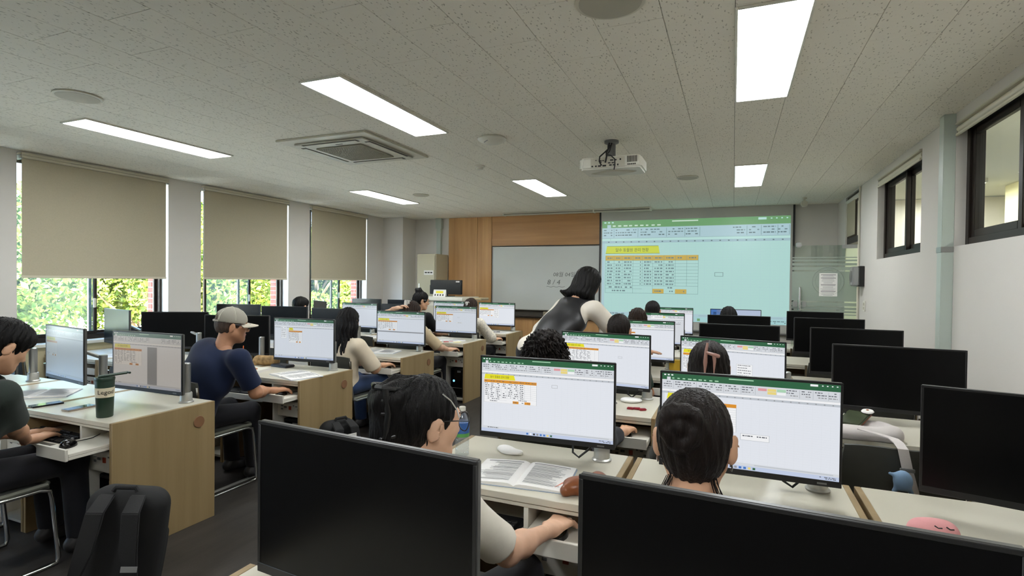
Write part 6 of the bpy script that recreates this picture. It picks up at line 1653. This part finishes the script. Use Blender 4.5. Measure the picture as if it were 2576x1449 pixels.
for k in range(3):
    q = MB(); q.box(-0.022, -0.014, 0, 0.022, 0.014, 0.012); tag(q.build('snack_packet', mat('snack_red', (150, 34, 48), 0.35), bevel=0.004, loc=(-0.57 + 0.036 * k, 3.315 + 0.01 * (k % 2), DH), rot=(0, 0, 0.3 * k)), 'small dark red snack packet beside the white mask', 'snack', 'red snack packets')
pen('grey pen near the papers of the curly-haired woman', -0.70, 3.36, -0.35, M_grey)
sheet_of_paper('white paper by the mouse of the curly-haired woman', -0.80, 3.42, -0.2, 0.21, 0.15)
q = MB(); q.box(-0.06, -0.03, 0, 0.06, 0.03, 0.09); tag(q.build('yellow_box', mat('yellow_card', (196, 160, 40), 0.6), bevel=0.003, loc=(-0.46, 4.98, DH), rot=(0, 0, 0.1)), 'mustard yellow box on the desk beside the teacher', 'box')

# jacket, wallet, strap and plush on the empty corridor-bank desk
M_jack = cloth_mat('jacket_grey', (196, 190, 186))
blob('jacket', 'pale grey jacket heaped on the empty desk beside a dark monitor', 'jacket', [('c', (-0.14, -0.08, 0.02), (0.10, -0.10, 0.03), 0.035, 0.04), ('c', (0.10, -0.10, 0.03), (0.13, 0.05, 0.02), 0.04, 0.03), ('c', (-0.13, 0.05, 0.02), (0.1, 0.1, 0.02), 0.04, 0.03), ('e', (-0.02, 0, 0.015), (0.16, 0.12, 0.035))], 0.05, (0.63, 3.27, DH), M_jack, 0.1, 0.008, 0.006, 34)
t = thing('green_purse', 'dark green purse with a white flower charm lying on the grey jacket', 'purse', (0.60, 3.31, DH + 0.066), -0.45)
t.rotation_euler = (0.16, 0.0, -0.45)
q = MB(); q.box(-0.055, -0.10, 0, 0.055, 0.10, 0.014); q.build('body', mat('purse_green', (58, 66, 46), 0.4, vary=0.15, vscale=20), t, bevel=0.006)
q = MB(); q.box(-0.058, -0.103, -0.002, 0.058, 0.103, 0.007); q.build('edge_trim', mat('purse_brown', (110, 60, 40), 0.5), t, bevel=0.003)
q = MB(); q.lathe([(0.0, 0.018), (0.026, 0.018), (0.03, 0.022), (0.026, 0.028), (0.001, 0.03)], c=(0.04, 0.09, 0), n=20); q.build('charm', M_paper, t, smooth=True)
q = MB(); q.lathe([(0.0, 0.030), (0.007, 0.030), (0.005, 0.033), (0.001, 0.033)], c=(0.04, 0.09, 0), n=12); q.build('charm_centre', mat('charm_brown', (150, 90, 60), 0.5), t, smooth=True)
for p in ((-0.05, -0.05), (-0.05, 0.03)):
    q = MB(); q.lathe([(0.007, 0.012), (0.007, 0.018), (0.001, 0.019)], c=(p[0], p[1], 0), n=12); q.build('stud', M_chrome, t, smooth=True)
t = thing('bag_strap', 'wide pale grey bag strap hanging over the chair back', 'strap', (0.655, 2.694, 0.825))
q = MB(); pts = [(-0.06, 0.40, -0.03), (-0.02, 0.22, -0.005), (0.0, 0.10, 0.012), (0.0, 0.02, 0.016), (0.005, -0.025, 0.005), (0.018, -0.035, -0.07), (0.04, -0.036, -0.16), (0.055, -0.036, -0.26)]
vs = []; fs = []
for i, p in enumerate(pts):
    for s, dz in ((-1, 0), (1, 0), (1, 1), (-1, 1)): vs.append((p[0] + s * 0.019, p[1] - (0.004 * dz if i > 3 else 0), p[2] + (0.004 * dz if i <= 3 else 0)))
for i in range(len(pts) - 1):
    for k in range(4): fs.append((4 * i + k, 4 * i + (k + 1) % 4, 4 * i + 4 + (k + 1) % 4, 4 * i + 4 + k))
fs += [(3, 2, 1, 0), tuple(4 * (len(pts) - 1) + k for k in range(4))]
q.add(vs, fs); q.build('webbing', M_jack, t, smooth=True)
q = MB(); q.box(-0.008, -0.046, -0.085, 0.044, -0.036, -0.070); q.box(0.012, -0.046, -0.115, 0.022, -0.038, -0.085); q.build('buckle', M_grey, t, bevel=0.002)
blob('plush_charm', 'round light blue plush charm hanging from the bag strap', 'plush', [('e', (0, 0, 0.05), (0.034, 0.03, 0.042)), ('c', (-0.02, 0, 0.07), (-0.045, 0, 0.075), 0.008, 0.006), ('c', (-0.02, 0, 0.02), (-0.03, 0, 0.005), 0.010, 0.008), ('c', (0.02, 0, 0.02), (0.03, 0, 0.005), 0.010, 0.008)], 0.012, (0.648, 2.612, 0.665), cloth_mat('plush_blue', (124, 152, 180)), 0.0, 0.0045, 0, 60, False)
pouch = blob('pink_pouch', 'soft pink pouch with two small dark curved stitches on the empty desk', 'pouch', [('c', (-0.03, 0, 0.028), (0.03, 0, 0.028), 0.034, 0.036), ('e', (0, 0, 0.026), (0.062, 0.045, 0.038))], 0.02, (0.575, 2.0, DH), cloth_mat('pouch_pink', (226, 160, 160)), 0.1, 0.006, 0.001)
q = MB()
for dx in (0.0, 0.030):
    q.tube([(-0.008 + dx, -0.030, 0.058), (0.0 + dx, -0.034, 0.053), (0.010 + dx, -0.034, 0.054)], 0.002, 5)
tag(q.build('stitch', M_inkdark, pouch, smooth=True), kind='stuff')

# ------------------------------------------------------------------ backpacks
def rbox(P, c, hsz, r_):
    q_ = np.abs(P - A(c)) - (A(hsz) - r_)
    return np.linalg.norm(np.maximum(q_, 0), axis=1) + np.minimum(q_.max(1), 0) - r_
def backpack(label, loc, rz, tilt, sx, sy, sz, patch=True, roll=0.0):
    t = thing('backpack', label, 'backpack', loc, rz)
    T = Matrix.Rotation(tilt, 4, 'X') @ Matrix.Rotation(roll, 4, 'Y')
    M_bp = mat('backpack_nylon', (15, 15, 16), 0.8, vary=0.1, vscale=20, bump=0.1, bscale=300); M_st = mat('backpack_strap', (24, 24, 25), 0.85, bump=0.15, bscale=200)
    def fn(P):
        d = rbox(P, (0, 0.02, sz / 2), (sx * (1.0), sy, sz / 2), 0.085)
        d = smin(d, rbox(P, (0, sy + 0.03, sz * 0.33), (sx * 0.85, 0.05, sz * 0.28), 0.04), 0.03)
        return np.maximum(d + wrinkle(P, 0.006, 18), 0.004 - P[:, 2])
    V, F = nets(fn, (-sx - 0.06, -sy - 0.06, -0.02), (sx + 0.06, sy + 0.14, sz + 0.06), 0.011)
    V = A([tuple(T @ Vector(p)) for p in V.tolist()]); V[:, 2] = np.maximum(V[:, 2], 0.002)
    obj('body', nmesh('body', [(V, F, 0)], [M_bp]), t)
    for s in (-1, 1):
        q = MB(); pts = [(s * sx * 0.38, -sy * 0.7, sz * 0.97), (s * sx * 0.42, -sy - 0.045, sz * 0.86), (s * sx * 0.52, -sy - 0.05, sz * 0.55), (s * sx * 0.70, -sy - 0.04, sz * 0.3), (s * sx * 0.9, -sy - 0.0, sz * 0.12)]
        wd = [0.032, 0.036, 0.036, 0.022, 0.014]; vs = []; fs = []
        for i, (p, w_) in enumerate(zip(pts, wd)):
            for a, c in ((-w_, 0), (w_, 0), (w_, -0.016), (-w_, -0.016)): vs.append(T @ Vector((p[0] + a, p[1] + c, p[2])))
        for i in range(len(pts) - 1):
            for k in range(4): fs.append((4 * i + k, 4 * i + (k + 1) % 4, 4 * i + 4 + (k + 1) % 4, 4 * i + 4 + k))
        fs += [(3, 2, 1, 0), tuple(4 * (len(pts) - 1) + k for k in range(4))]
        q.add(vs, fs); st = q.build('shoulder_strap', M_st, t, bevel=0.004)
        if patch and s == 1:
            q = MB(); q.box(s * sx * 0.60 - 0.03, -sy - 0.066, sz * 0.40, s * sx * 0.60 + 0.034, -sy - 0.062, sz * 0.445, T=T); q.build('reflective_patch', mat('reflective_grey', (130, 130, 130), 0.4), st)
    q = MB(); q.tube([T @ Vector(p) for p in ((-0.05, -sy * 0.6, sz * 0.99), (-0.04, -sy * 0.6, sz + 0.012), (0.04, -sy * 0.6, sz + 0.012), (0.05, -sy * 0.6, sz * 0.99))], 0.011, 8); q.build('grab_handle', M_st, t, smooth=True)
    q = MB(); q.tube([T @ Vector((sx * 0.98 * math.cos(a), 0.02, sz * 0.5 + sz * 0.46 * math.sin(a))) for a in [0.2 + 0.27 * k for k in range(11)]], 0.004, 6); q.build('zip', M_grey, t, smooth=True)
    return t
backpack('large black backpack standing in the aisle by the tumbler desk', (-2.60, 1.56, 0), 0.62, -0.12, 0.165, 0.10, 0.53, roll=0.10)
b2 = backpack('smaller black bag with a white tag leaning on a desk end in the aisle', (-2.82, 3.36, 0), 1.2, -0.10, 0.15, 0.08, 0.41, patch=False)
q = MB(); q.box(-0.02, -0.155, 0.30, 0.05, -0.15, 0.33); q.build('tag', M_paper, b2)
